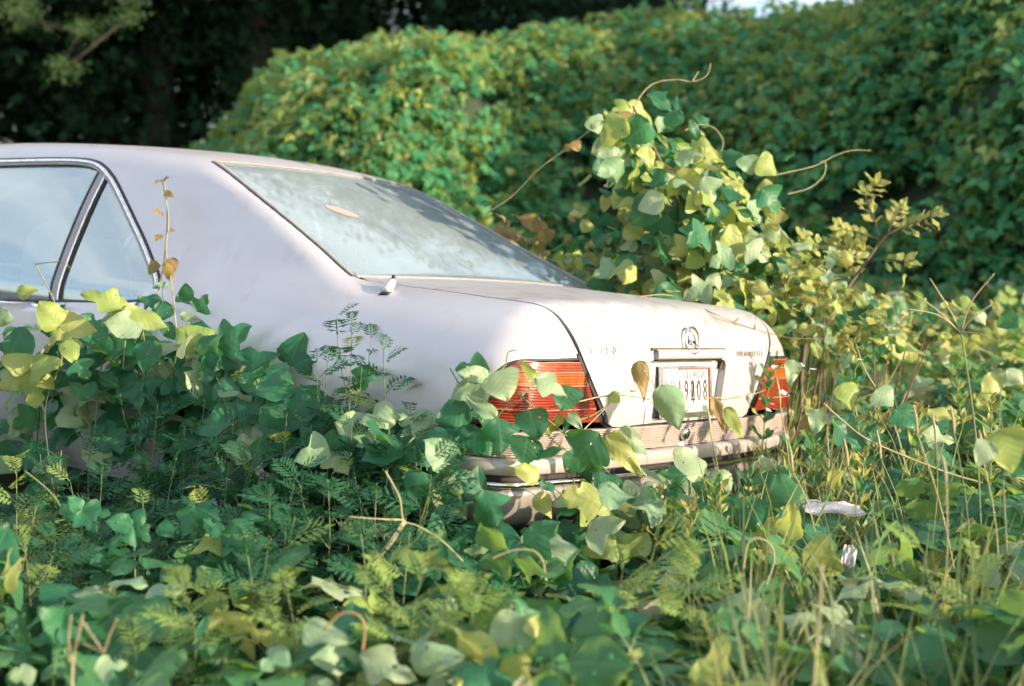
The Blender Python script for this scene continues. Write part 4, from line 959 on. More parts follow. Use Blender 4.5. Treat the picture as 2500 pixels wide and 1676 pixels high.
def tree(px, dist, h, rad, label, seed, z0=3.2, n=220, lit=False, group=None, vine=0, lean=0., crown_r=3.0, name='tree'):
    r = np.random.default_rng(seed); base = CAM+np.r_[unit(pray(px, 600)[:2])*dist, 0]; base[2] = gz(base[0:1], base[1:2])[0]-.1
    T = empty(name, base); tag(T, label, 'tree', group)
    k = 9; t = np.linspace(0, 1, k); P = np.stack([lean*t*h+.15*np.sin(t*3+seed), .12*np.cos(t*4+seed), t*h], 1)
    b = MB(); b.tube(P, rad*(1-.75*t), 9)
    for i in range(7):
        a = r.uniform(0, 6.28); q = r.uniform(.35, .95); s0 = np.array([np.interp(q, t, P[:, j]) for j in range(3)]); l = crown_r*r.uniform(.5, 1.0)
        e = s0+np.array([math.cos(a)*l, math.sin(a)*l, l*r.uniform(.1, .5)]); m = (s0+e)/2+(0, 0, .25*l*.4)
        b.tube([s0, m, e], [rad*.32, rad*.2, rad*.06], 5)
    obj('trunk', b.data('trunk', BARK), T)
    u = r.normal(0, 1, (n, 3)); u /= np.linalg.norm(u, axis=1, keepdims=True); q = r.random(n)**.4
    C = u*q[:, None]*np.array([crown_r, crown_r, (h-z0)*.58])+np.array([lean*h*.6, 0, z0+(h-z0)*.55])
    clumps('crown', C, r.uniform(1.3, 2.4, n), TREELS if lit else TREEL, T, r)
    if vine:
        zz = r.uniform(.1, vine, 260); a = r.uniform(0, 6.28, 260); rr_ = rad*1.1+r.random(260)**2*.45
        C = np.stack([np.interp(zz/h, t, P[:, 0])+np.cos(a)*rr_, np.interp(zz/h, t, P[:, 1])+np.sin(a)*rr_, zz], 1)
        clumps('vine_cover', C, r.uniform(.5, .9, 260), TREELS if lit else VINEL, T, r)
    return T
WOODG = 'trees in the dark wood behind'
tree(40, 29, 12, .24, 'ivy clad tree with lit branches at the upper left corner', 1, 3.4, 240, False, None, 6, .01, 2.6)
tree(600, 21, 12, .26, 'vine draped trunk standing in the dark wood left of the bank', 2, 3.8, 260, False, None, 7, 0, 3.0)
tree(1145, 24, 12, .25, 'vine wrapped tree rising above the crest of the bank, sky on its left', 3, 3.5, 240, False, None, 8, 0, 2.4)
WT = [(-330, 30, 13), (250, 25, 13), (390, 22, 11), (480, 29, 14), (740, 26, 13), (800, 31, 14), (1330, 30, 12), (1480, 34, 13), (150, 31, 14), (-80, 27, 14), (680, 34, 15), (330, 35, 15)]
for i, (px, d, h) in enumerate(WT):
    tree(px, d, h, .2+.05*(i % 3), 'bare trunked tree deep in the dark wood, %s from the left' % ranks(WT)[i], 20+i, 2.6 if px < 830 else 4.2, 260, False, WOODG, 0, 0, 3.2)
# understorey and far wall of the wood
n = 2600; px = rng.uniform(-900, 1600, n); d = rng.uniform(20, 40, n); dd = np.array([unit(pray(a, 600)[:2]) for a in px])
base = CAM[:2]+dd*d[:, None]; zz = gz(base[:, 0], base[:, 1])+rng.random(n)**1.0*9.0
gap = fbm(np.c_[px*.004, zz*.45, d*0], 55, 3); kp = (gap > np.where(px > 830, .05, -.40)) & ~((px > 860) & (px < 1060) & (zz > 4.0))
C = np.c_[base, zz][kp]; m = len(C)
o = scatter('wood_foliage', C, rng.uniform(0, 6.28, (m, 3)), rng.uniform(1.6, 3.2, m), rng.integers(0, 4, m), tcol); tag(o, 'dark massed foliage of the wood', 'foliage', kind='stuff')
def boughs(name, label, spots, seed, mat_lit=True):
    r = np.random.default_rng(seed); b0 = at(*spots[0][:3]); T = empty(name, b0); tag(T, label, 'branch')
    for (px, py, dep, w, hh, k) in spots:
        c = at(px, py, dep)-b0; C = c+r.normal(0, 1, (k, 3))*np.array([w, w, hh])
        clumps('foliage', C, r.uniform(.22, .42, k), TREELS, T, r)
    b = MB(); P = [at(s[0], s[1]+20, s[2])-b0 for s in spots]; b.tube(P, .012, 5); obj('branch', b.data('branch', BARK), T)
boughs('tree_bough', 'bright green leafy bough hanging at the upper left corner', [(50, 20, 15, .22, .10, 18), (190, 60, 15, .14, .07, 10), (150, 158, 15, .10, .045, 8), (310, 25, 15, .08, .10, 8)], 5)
# unseen trees added on the sun's side to shade the wood and right bank

SHG = 'unseen trees added to shade the wood'
for i, (f_, r_, h) in enumerate(((18.5, 13.5, 12), (20.5, 15.5, 12), (17, 18, 12), (22.5, 12.5, 12), (24, 16, 12), (13.5, 18, 10), (27, 13, 12), (26, 19, 12), (20, 20, 12), (30, 17, 12), (11.8, 19.5, 12), (14.5, 21, 12))):
    p = CAM+FH*f_+RH*r_; d = math.hypot(f_, r_); px = IW/2+FPX*r_/f_
    tree(px, d, h, .28, 'unseen tall tree added right of the bank to shade the wood, %s in its row' % ORDS[i], 60+i, 2.6, 380, False, SHG, 0, 0, 3.6)

# ------------------------------------------------------------------ carpet of kudzu, grass and weeds around the car (uncountable)
CMI = np.linalg.inv(CM)
def in_car(P, m=.06):
    q = P @ CMI[:3, :3].T+CMI[:3, 3]; return (np.abs(q[:, 0]) < .95+m) & (q[:, 1] > -.08-m) & (q[:, 1] < 5.1+m)
def field(n, f0, f1, l0, l1, power=1.0):
    """points in the wedge before the camera, f0..f1 metres ahead, l0..l1 as tangent of the bearing"""
    f = np.sqrt(rng.uniform(f0*f0, f1*f1, n)); t = rng.uniform(l0, l1, n); xy = CAM[:2]+FH[:2]*f[:, None]+RH[:2]*(f*t)[:, None]
    return np.c_[xy, gz(xy[:, 0], xy[:, 1])], f, t
def canopy(P, f, t):
    h = .40+.10*fbm(np.c_[P[:, :2]*1.6, 0*f], 11, 3)
    h = h+.17*np.clip((t-.05)/.3, 0, 1)+.14*np.clip((f-5)/3, 0, 1)
    return np.clip(h, .15, 1.2)
def leaf_layer(name, n, f0, f1, l0, l1, col, ncol, s0, s1, label, cat, hfun=canopy, lift=(.45, 1.05), tilt=.45, sunny=0., margin=.10):
    P, f, t = field(n, f0, f1, l0, l1); k = ~in_car(P, margin) & ~((t < -.03) & (f > 3.45) & (rng.random(len(P)) < .8)); P, f, t = P[k], f[k], t[k]; h = hfun(P, f, t)
    u = lift[0]+(lift[1]-lift[0])*rng.random(len(P))**.6; P[:, 2] += h*u
    Z = np.array([0, 0, 1.])+rng.normal(0, tilt, (len(P), 3))-FH*.25+SUN_D*(sunny+.45*np.clip(t/.3, 0, 1))[:, None]; Y = rng.normal(0, 1, (len(P), 3))*np.array([1, 1, .35])-np.array([0, 0, .15])
    idx = rng.integers(0, ncol, len(P))
    o = scatter(name, P, eulers(Y, Z), rng.uniform(s0, s1, len(P)), idx, col); tag(o, label, cat, kind='stuff'); return o
kcol = collect('kudzusrc', variant(TRI, KUDC)+variant(TRI[:2], KUD)+variant(TRI[2:3], KUDY)+variant(TRI[3:4], KUDP))
kycol = collect('kudzuysrc', variant(TRI[:2], KUDC)+variant(TRI[2:4], KUDY)+variant(TRI[4:5], KUDP)+variant(TRI[5:], SAPL))
leaf_layer('kudzu_carpet', 3800, 2.72, 6.6, -.62, .72, kcol, 10, .085, .135, 'low carpet of shaded kudzu leaves between the camera and the car', 'kudzu')
leaf_layer('kudzu_field', 5200, 6.0, 12.5, -.3, .75, kycol, 6, .075, .12, 'kudzu and weeds filling the field right of the car', 'kudzu', lift=(.5, 1.15), tilt=.6, sunny=.7)
# grass tufts
def tuft_geo(seed, n=13, spread=.10):
    r = np.random.default_rng(seed); V, Fc = [], []
    for i in range(n):
        a = r.uniform(0, 6.28); p = np.array([r.normal(0, spread*.4), r.normal(0, spread*.4), 0]); l = r.uniform(.5, 1.0); b = r.uniform(.15, .8); w = .009*r.uniform(.6, 1.3); e = np.array([math.cos(a), math.sin(a), 0]); s_ = np.array([-e[1], e[0], 0]); k = len(V)
        for q in np.linspace(0, 1, 6):
            c = p+e*l*b*q*q*.7+np.array([0, 0, l*(q-.35*b*q*q*q)]); ww = w*(1-q**2.5)+.0006; V += [c-s_*ww, c+s_*ww]
        Fc += [(k+2*i_, k+2*i_+1, k+2*i_+3, k+2*i_+2) for i_ in range(5)]
    return np.array(V), Fc
TUFT = []
for s in range(5):
    V, Fc = tuft_geo(s); TUFT.append(mesh_data('grass_tuft', V, Fc, GRASSM, True))
SUNGRASS = leaf_mat('sunlit_grass_blade', (.32, .38, .13), (.54, .50, .22), (.50, .46, .18), .35, (.36, .34, .18), .6, False, .2)  # straw tone that paints sunlight onto some of the grass
gcol = collect('grasssrc', TUFT[:4]+variant(TUFT[4:], SUNGRASS))
def grass(name, n, f0, f1, l0, l1, s0, s1, label, thr=-1):
    P, f, t = field(n, f0, f1, l0, l1); k = ~in_car(P, .05); P, f, t = P[k], f[k], t[k]
    k = fbm(np.c_[P[:, :2]*1.1, 0*f], 91, 2) > thr; P = P[k]; m = len(P)
    o = scatter(name, P, np.c_[rng.normal(0, .12, (m, 2)), rng.uniform(0, 6.28, m)], rng.uniform(s0, s1, m), rng.integers(0, 5, m), gcol); tag(o, label, 'grass', kind='stuff')
grass('tall_grass', 1000, 2.5, 5.6, .15, .60, .40, .82, 'tall green grass growing right of the bumper', -.25)
grass('field_grass', 2200, 4.8, 10.5, .10, .7, .50, .95, 'grass mixed into the sunlit field behind the car', -.4)
grass('sparse_grass', 160, 2.5, 4.2, -.5, .15, .30, .55, 'thin grass among the shaded kudzu', .0)

# ragweed fronds as uncountable filling beside the flank
rcol = collect('ragsrc', FROND)
P, f, t = field(9000, 3.35, 5.4, -.5, -.02); q = P @ CMI[:3, :3].T+CMI[:3, 3]
k = (~in_car(P, .05)) & (q[:, 0] > -2.1+.25*vnoise(P*1.3, 8)) & (q[:, 1] > -.5); P = P[k][:1000]; f = f[k][:1000]; t = t[k][:1000]
P[:, 2] += rng.random(len(P))*(.36+.08*vnoise(P*2, 4)); m = len(P)
o = scatter('ragweed_thicket', P, eulers(rng.normal(0, 1, (m, 3))*np.array([1, 1, .3])+(0, 0, .15), np.array([0, 0, 1.])+rng.normal(0, .4, (m, 3))), rng.uniform(.08, .14, m), rng.integers(0, 5, m), rcol); tag(o, 'dense shaded ragweed leaves packed along the side of the car', 'ragweed', kind='stuff')

# unseen bushes added right of the camera to lay shade over the foreground
def shade_bush(f_, r_, h, w, seed, label):
    r = np.random.default_rng(seed); p = CAM+FH*f_+RH*r_; p[2] = gz(p[0:1], p[1:2])[0]; T = empty('kudzu_bush', p); tag(T, label, 'bush', 'unseen bushes added for shade')
    for k in range(5): put_tube(T, smooth_path([p, p+np.r_[r.normal(0, w*.2, 2), h*.5], p+np.r_[r.normal(0, w*.4, 2), h*.85]], 4), np.linspace(.02, .006, 9), TWIG, 'branch')
    n = 240; u = r.normal(0, 1, (n, 3)); u /= np.linalg.norm(u, axis=1, keepdims=True); C = u*(r.random(n)**.45)[:, None]*np.array([w, w, h*.5])+np.array([0, 0, h*.5]); clumps('foliage', C, r.uniform(.5, .8, n), HILL, T, r)
for i, (f_, r_, h) in enumerate(((-3.2, 5.0, 2.2), (-1.9, 5.1, 2.1), (-.6, 5.0, 1.6))): shade_bush(f_, r_, h, .8, 300+i, 'unseen kudzu bush added right of the camera to shade the foreground')

# ------------------------------------------------------------------ single plants that can be told apart
UP = np.array([0, 0, 1.]); TOCAM = -cf
MT = {'g': None, 'y': KUDY, 'p': KUDP, 'b': KUDB}
def car_depth(px, py):
    o = (CMI[:3, :3] @ CAM+CMI[:3, 3])[None]; d = (CMI[:3, :3] @ pray(px, py))[None]
    t = march(o, d, 2.6, 6.5, .04); return None if np.isnan(t[0]) else float(t[0])
def vine(name, label, cat, leaves, stems=(), clear=.10, depth=None, group=None, stem_mat=None, rad=.0028, root=None):
    """leaves: (base px, tip px, kind, tone[, width[, nudge towards camera]]); stems: pixel paths; all set just before the car body or at a given depth"""
    def dep(p, extra=0.):
        d = depth(p) if callable(depth) else depth
        if d is None:
            d = car_depth(*p); d = 4.4 if d is None else d-clear
        return d-extra
    first = leaves[0][0] if leaves else stems[0][0]
    b0 = at(*first, dep(first)); b0 = np.array([b0[0], b0[1], gz(b0[0:1], b0[1:2])[0]]); T = empty(name, b0); tag(T, label, cat, group)
    for lf in leaves:
        bp_, tp_, kd, tone = lf[:4]; w = lf[4] if len(lf) > 4 else 1.0; ex = lf[5] if len(lf) > 5 else random.uniform(0, .05)
        B, Tp = at(*bp_, dep(bp_, ex)), at(*tp_, dep(bp_, ex+random.uniform(-.01, .05)))
        nr = TOCAM*random.uniform(.7, 1.1)+UP*random.uniform(.2, .8)+cr*random.uniform(-.3, .4)
        if tone == 'p' and random.random() < .5: nr = nr*1.0
        put_leaf(T, B, Tp, kd, nr, MT[tone], w)
    for st in stems:
        pts = smooth_path([at(p[0], p[1], dep(p[:2])-(p[2] if len(p) > 2 else 0)) for p in st], 5)
        put_tube(T, pts, np.linspace(rad, rad*.6, len(pts)), stem_mat or STEMG)
    return T
O, LB, LF, RT = 'ovate', 'lobed', 'left', 'right'
vine('kudzu_vine', 'kudzu vine with heart shaped leaves hanging in front of the near tail lamp', 'vine', [
 ((1196, 905), (1104, 905), LB, 'g', 1.0), ((1194, 920), (1120, 903), O, 'p', .55), ((1208, 917), (1092, 962), LB, 'p', .75), ((1212, 914), (1187, 980), O, 'g', 1.05), ((1214, 906), (1246, 976), O, 'p', 1.25, .09),
 ((1212, 1022), (1133, 958), O, 'p', .40, .10), ((1215, 1022), (1146, 1002), LF, 'g', .8), ((1214, 1019), (1238, 1105), LB, 'g', 1.05, .12), ((1292, 1000), (1308, 1074), O, 'g', 1.1, .02),
 ((1145, 992), (1064, 1036), O, 'g', .85), ((1172, 1046), (1092, 1095), LF, 'g', 1.0), ((1165, 1048), (1204, 1112), RT, 'g', 1.15), ((1290, 1066), (1268, 1134), O, 'g', 1.15), ((1300, 1112), (1378, 1090), O, 'g', .42),
 ((1312, 938), (1274, 874), O, 'y', .40), ((1306, 922), (1392, 968), LB, 'p', .72, .10), ((1392, 942), (1374, 1002), O, 'g', 1.15, .10), ((1372, 1014), (1333, 1064), O, 'y', .42), ((1389, 1016), (1378, 1062), O, 'g', .42), ((1388, 1008), (1420, 1050), O, 'p', .6),
 ((1462, 1056), (1382, 1158), LB, 'g', .95, .14), ((1509, 1050), (1582, 1108), O, 'p', .62), ((1482, 1060), (1565, 1168), O, 'y', .42), ((1445, 1100), (1420, 1190), LB, 'g', .7)],
 [[(1575, 1290), (1500, 1170), (1380, 1062), (1292, 985), (1262, 957)], [(1262, 975), (1320, 925), (1300, 935)], [(1262, 978), (1225, 1005), (1215, 1022)], [(1215, 910), (1235, 890), (1240, 862), (1262, 855)], [(1130, 900), (1190, 916), (1215, 908)], [(1100, 900), (1185, 1050), (1240, 1120)], [(1400, 1000), (1415, 1025), (1470, 1000), (1500, 960)]], .07)
vine('kudzu_vine', 'thin runner crossing the number plate with a pale leaf over the left digits', 'vine', [
 ((1618, 938), (1668, 1042), O, 'p', .66, .16), ((1560, 880), (1580, 980), O, 'b', .42, .14), ((1741, 970), (1768, 1052), O, 'b', .34, .12), ((1770, 996), (1814, 1072), O, 'y', .42, .12), ((1512, 962), (1494, 978), O, 'y', .8)],
 [[(1410, 982), (1470, 968), (1550, 955), (1600, 957), (1660, 970), (1740, 972), (1830, 965), (1880, 948)], [(1420, 1055), (1470, 1005), (1510, 965), (1570, 945)], [(1600, 957), (1592, 930), (1575, 915)]], .12, None, None, STEMY, .0022)
vine('kudzu_vine', 'dry wiry runner trailing down over the far edge of the boot lid', 'vine', [((1932, 826), (1944, 842), O, 'b', .6)],
 [[(1562, 725), (1620, 720), (1672, 732), (1740, 765), (1800, 790), (1870, 812), (1932, 826), (2010, 828), (2080, 828)], [(1843, 804), (1846, 775), (1858, 762)], [(1795, 788), (1806, 776)]], .015, lambda p: (car_depth(*p) or 5.25)-.02, None, STEMR, .0022)
vine('kudzu_vine', 'large mottled kudzu leaves drooping over the lower corner of the bumper', 'vine', [
 ((1182, 1197), (1106, 1146), LB, 'g', .9), ((1183, 1196), (1224, 1282), LB, 'g', .85, .1), ((1170, 1288), (1192, 1240), O, 'g', .9), ((1176, 1282), (1102, 1330), LF, 'g', 1.0), ((1186, 1284), (1272, 1330), RT, 'g', 1.0), ((1333, 1300), (1274, 1300), LB, 'g', .8), ((1352, 1282), (1410, 1335), O, 'g', 1.05),
 ((1314, 1202), (1352, 1266), O, 'y', .7), ((1355, 1190), (1316, 1180), O, 'g', .8), ((1318, 1166), (1256, 1142), O, 'y', .75), ((1100, 1240), (1096, 1195), O, 'g', .8), ((1682, 1160), (1596, 1160), LB, 'g', .65, .2), ((1440, 1215), (1485, 1265), O, 'g', .9), ((1560, 1225), (1500, 1280), LB, 'g', .9, .3)],
 [[(1478, 1335), (1420, 1252), (1375, 1210), (1330, 1175)], [(1420, 1252), (1490, 1190)], [(1178, 1192), (1170, 1160)], [(1400, 1170), (1410, 1215), (1455, 1260)]], .16)
vine('kudzu_vine', 'yellow green kudzu shoot leaning on the side windows at the picture edge', 'vine', [
 ((145, 797), (92, 738), O, 'y', 1.0), ((145, 797), (226, 802), O, 'y', .85), ((145, 800), (120, 848), LF, 'y', .9), ((165, 830), (182, 886), O, 'y', .85), ((72, 902), (6, 862), O, 'y', .9), ((76, 904), (146, 884), O, 'y', .85), ((72, 906), (-6, 954), O, 'y', .7), ((75, 908), (92, 998), LB, 'y', .95), ((80, 906), (136, 946), O, 'y', .8), ((62, 800), (0, 892), LF, 'g', .9), ((185, 880), (212, 926), LB, 'g', 1.2), ((40, 715), (90, 705), O, 'y', .6), ((20, 760), (-20, 800), O, 'p', .9)],
 [[(140, 1250), (110, 1010), (150, 880), (148, 798), (130, 730), (88, 650), (90, 645), (150, 640), (170, 655)], [(110, 1010), (78, 905)]], .55, None, None, STEMY)
vine('kudzu_vine', 'pale sunlit lobed kudzu leaf spread below the small rear side window', 'vine', [
 ((302, 757), (204, 698), LB, 'y', .62), ((304, 757), (416, 796), O, 'y', .55), ((303, 758), (348, 834), O, 'y', .62), ((302, 758), (242, 788), LF, 'p', .9), ((300, 754), (288, 716), O, 'y', .8)],
 [[(300, 900), (306, 820), (303, 757)]], .40)
vine('kudzu_vine', 'kudzu vine with broad pale leaves spilling down beside the rear door handle', 'vine', [
 ((502, 852), (442, 790), O, 'y', 1.1), ((505, 857), (549, 926), O, 'p', 1.0), ((505, 857), (588, 894), RT, 'g', 1.1), ((530, 848), (614, 800), LB, 'g', 1.0), ((440, 846), (345, 858), O, 'p', .4), ((384, 860), (414, 938), O, 'p', .42), ((356, 936), (230, 928), LF, 'g', .8), ((243, 996), (131, 952), O, 'p', .8), ((243, 998), (262, 1060), LB, 'p', 1.15), ((246, 995), (333, 962), O, 'g', .9), ((300, 985), (352, 940), O, 'g', .9), ((414, 986), (343, 992), O, 'g', .9), ((408, 944), (513, 980), O, 'g', .8), ((553, 924), (636, 954), O, 'g', .5), ((580, 860), (657, 886), O, 'g', .5), ((600, 916), (670, 854), O, 'g', .9), ((612, 918), (714, 904), O, 'g', .6), ((470, 900), (430, 960), LB, 'g', .9), ((330, 880), (280, 900), O, 'g', .8), ((260, 830), (330, 850), LB, 'g', .9), ((200, 960), (160, 1010), LB, 'g', .9), ((480, 960), (450, 1020), LB, 'g', .9), ((120, 985), (60, 1040), LB, 'g', .9), ((380, 1000), (330, 1050), LB, 'g', .9)],
 [[(560, 1150), (545, 1050), (550, 960), (520, 880), (500, 850), (470, 820)], [(258, 1190), (262, 1060), (243, 997)], [(243, 997), (330, 930), (420, 900), (505, 857)]], .14)
vine('kudzu_vine', 'dark kudzu leaves climbing the painted pillar under a dried flower stalk', 'vine', [
 ((396, 736), (333, 729), O, 'g', .75), ((430, 722), (470, 738), O, 'g', .8), ((455, 738), (450, 690), O, 'g', .9), ((480, 762), (510, 724), LB, 'g', 1.0), ((470, 790), (520, 812), O, 'g', .5), ((420, 750), (360, 770), O, 'g', .8), ((440, 770), (490, 780), O, 'p', .5), ((400, 790), (430, 830), O, 'g', .8), ((370, 760), (330, 800), LB, 'g', .8), ((410, 700), (380, 690), O, 'p', .7)],
 [[(440, 900), (425, 760), (400, 735), (396, 700)]], .06)
vine('flower_stalk', 'dried tan flower stalk standing in front of the silver rear pillar', 'stalk', [
 ((385, 640), (360, 672), O, 'b', .8), ((405, 640), (420, 690), O, 'b', .5), ((420, 630), (412, 672), O, 'b', .7), ((395, 520), (380, 512), O, 'b', .8), ((402, 470), (420, 480), O, 'b', .6), ((395, 440), (378, 440), O, 'b', .9), ((400, 438), (412, 432), O, 'b', .9), ((415, 560), (428, 562), O, 'b', .9), ((390, 574), (380, 585), O, 'b', .8)],
 [[(440, 900), (428, 780), (418, 690), (405, 610), (412, 540), (402, 470), (395, 440)], [(385, 720), (402, 620), (408, 520), (400, 438)]], .12, None, None, STEMY, .003)
vine('kudzu_vine', 'two dark pointed kudzu leaves standing flat against the rear wing', 'vine', [
 ((708, 894), (730, 806), O, 'g', 1.0, 0), ((716, 896), (780, 858), LB, 'g', .9, 0), ((558, 968), (556, 1026), O, 'g', 1.0), ((604, 1014), (670, 962), O, 'g', 1.0), ((655, 962), (778, 934), LB, 'p', .45), ((900, 890), (880, 960), LB, 'g', .9), ((1000, 1040), (950, 1080), LB, 'g', .9)],
 [[(720, 1100), (712, 960), (708, 894)], [(640, 1090), (650, 980), (655, 962)]], .05)
vine('kudzu_vine', 'three part grey green kudzu leaf in front of the hidden rear wheel', 'vine', [
 ((608, 1094), (544, 1082), LB, 'p', .9), ((606, 1090), (594, 1062), O, 'p', .9), ((610, 1095), (676, 1112), LB, 'g', 1.05), ((608, 1098), (572, 1134), O, 'p', .9), ((806, 1103), (714, 1117), RT, 'p', 1.0), ((806, 1100), (868, 1064), O, 'g', .9), ((803, 1098), (808, 1050), O, 'g', 1.0), ((808, 1105), (838, 1158), LB, 'p', 1.0)],
 [[(600, 1290), (606, 1180), (608, 1096)], [(780, 1300), (795, 1200), (805, 1103)]], .40)
vine('kudzu_vine', 'bright five lobed kudzu leaf catching light in the dark weeds below the door', 'vine', [
 ((542, 1306), (466, 1356), LF, 'y', .8), ((542, 1304), (494, 1268), O, 'g', .8), ((542, 1305), (606, 1262), RT, 'g', .85), ((543, 1307), (618, 1340), RT, 'g', .8), ((541, 1308), (562, 1384), LB, 'g', .9), ((499, 1371), (440, 1380), O, 'g', .8), ((500, 1372), (518, 1446), LB, 'g', .9), ((500, 1371), (568, 1396), O, 'g', .9), ((475, 1238), (440, 1314), LB, 'g', .85), ((476, 1237), (534, 1260), LB, 'g', .9)],
 [[(530, 1560), (520, 1430), (500, 1370)], [(545, 1440), (542, 1306), (512, 1250)]], 0, 3.75)
vine('kudzu_vine', 'shaded kudzu vine with lobed leaves low at the lower left', 'vine', [
 ((200, 1244), (136, 1254), O, 'g', .9), ((200, 1243), (164, 1214), O, 'g', .9), ((201, 1245), (270, 1256), LB, 'g', .9), ((201, 1246), (234, 1300), LB, 'g', .9), ((325, 1285), (266, 1332), LB, 'g', .9), ((324, 1284), (258, 1264), O, 'g', .8), ((326, 1283), (344, 1240), O, 'g', .9), ((334, 1286), (368, 1320), LB, 'g', .9), ((390, 1280), (420, 1312), O, 'g', .9), ((263, 1367), (222, 1376), O, 'g', .9), ((263, 1368), (266, 1412), LB, 'g', .9), ((264, 1366), (314, 1340), LB, 'g', .9)],
 [[(60, 1150), (130, 1210), (182, 1295), (245, 1345)], [(200, 1400), (200, 1246)], [(330, 1420), (326, 1286)]], 0, 3.7)
vine('kudzu_vine', 'blurred bluish kudzu leaf close to the camera at the lower left', 'vine', [
 ((147, 1535), (80, 1578), LF, 'g', .9), ((148, 1534), (118, 1486), O, 'g', .9), ((150, 1536), (152, 1590), LB, 'g', .9), ((150, 1534), (210, 1560), RT, 'g', .8), ((90, 1640), (20, 1660), LB, 'p', .8), ((230, 1640), (310, 1620), LB, 'p', .8)],
 [[(170, 1700), (160, 1610), (148, 1536)]], 0, 2.9)
vine('kudzu_vine', 'big pale blurred kudzu leaf folded like a tent at the bottom centre', 'vine', [
 ((1272, 1506), (1200, 1590), O, 'p', .9), ((1274, 1506), (1302, 1606), O, 'p', .7), ((1290, 1512), (1340, 1570), O, 'y', .8), ((1000, 1610), (1125, 1600), O, 'p', .6), ((1060, 1640), (1090, 1700), LB, 'p', .9), ((880, 1600), (1010, 1670), LB, 'p', .6), ((700, 1580), (640, 1640), LB, 'p', .9), ((1400, 1600), (1480, 1660), LB, 'g', .9), ((740, 1540), (850, 1560), O, 'p', .6)],
 [[(1275, 1720), (1280, 1600), (1273, 1508)], [(1380, 1700), (1360, 1620), (1300, 1540)]], 0, 2.85)
vine('kudzu_vine', 'kudzu vine with hole eaten leaves in the sunny weeds right of the bumper', 'vine', [
 ((2060, 935), (2090, 1000), O, 'y', .9), ((2140, 950), (2185, 990), O, 'p', 1.3), ((2030, 1025), (2110, 1100), LB, 'g', 1.0), ((2185, 1000), (2245, 1045), O, 'g', 1.0), ((2000, 1000), (1985, 1060), O, 'p', .8), ((1960, 1020), (1990, 1060), O, 'b', .7), ((1940, 880), (1925, 940), O, 'p', .7), ((2110, 1050), (2170, 1080), LB, 'g', .8), ((2250, 1060), (2340, 1080), LB, 'p', .6), ((1900, 1140), (1960, 1180), LB, 'g', .9), ((2020, 1180), (2060, 1150), O, 'y', .9), ((2080, 1200), (2150, 1180), LB, 'g', .6)],
 [[(2200, 1290), (2160, 1180), (2080, 1090), (1990, 1010), (1960, 960)], [(2140, 950), (2110, 900), (2090, 840)]], 0, 4.7, None, STEMY)
vine('kudzu_vine', 'blurred green kudzu leaf at the right edge of the picture', 'vine', [
 ((2440, 1050), (2475, 1150), O, 'y', 1.0), ((2500, 1080), (2480, 1170), O, 'g', 1.3), ((2420, 1080), (2380, 1130), O, 'p', .8), ((2440, 920), (2400, 960), O, 'y', .8), ((2460, 900), (2510, 930), O, 'p', .8)],
 [[(2460, 1400), (2450, 1200), (2440, 1050), (2445, 920)]], 0, 3.4)

# random vines of the near carpet, leaf by leaf
def carpet_vine(i, px, py, dep, label, group):
    r = np.random.default_rng(500+i); p = at(px, py, dep); p[2] = gz(p[0:1], p[1:2])[0]; T = empty('kudzu_vine', p); tag(T, label, 'vine', group)
    a = r.uniform(0, 6.28); path = [p+(0, 0, .1)]
    for k in range(8): a += r.normal(0, .5); path.append(path[-1]+np.array([math.cos(a)*.09, math.sin(a)*.09, (.07 if k < 3 else .01)+r.normal(0, .02)]))
    P = smooth_path(path, 4); put_tube(T, P, .0025, STEMG)
    for k in range(10):
        q = P[int((k+.5)/10*len(P))]; d = np.array([r.normal(), r.normal(), r.uniform(.5, 1.4)]); n_ = UP+r.normal(0, .35, 3)+TOCAM*.3; s = r.uniform(.075, .11)
        x, y, z = frame(d, n_); o = bpy.data.objects.new('leaf', TRI[int(r.integers(6))]); ROOT.objects.link(o); o.parent = T; l = q-p
        o.matrix_local = Matrix(((x[0]*s, y[0]*s, z[0]*s, l[0]), (x[1]*s, y[1]*s, z[1]*s, l[1]), (x[2]*s, y[2]*s, z[2]*s, l[2]), (0, 0, 0, 1)))
        leafmat(o, [None, KUDC, KUDC, KUDC, None, KUDC, KUDP, KUDY][int(r.integers(8))])
SPOTS = [(1500, 1400, 3.5), (1700, 1330, 3.8), (1350, 1380, 3.6), (1580, 1520, 3.1), (1850, 1420, 3.5), (2050, 1380, 3.7), (2250, 1450, 3.3), (1150, 1450, 3.3), (950, 1480, 3.2), (2400, 1560, 3.0), (1750, 1600, 2.9), (400, 1560, 3.0), (620, 1500, 3.2), (2100, 1600, 2.9), (2300, 1250, 4.2), (1250, 1600, 2.9)]
for i, s in enumerate(SPOTS): carpet_vine(i, *s, 'kudzu vine of the low carpet at the bottom, %s from the left' % ranks(SPOTS)[i], 'kudzu vines in the foreground carpet')

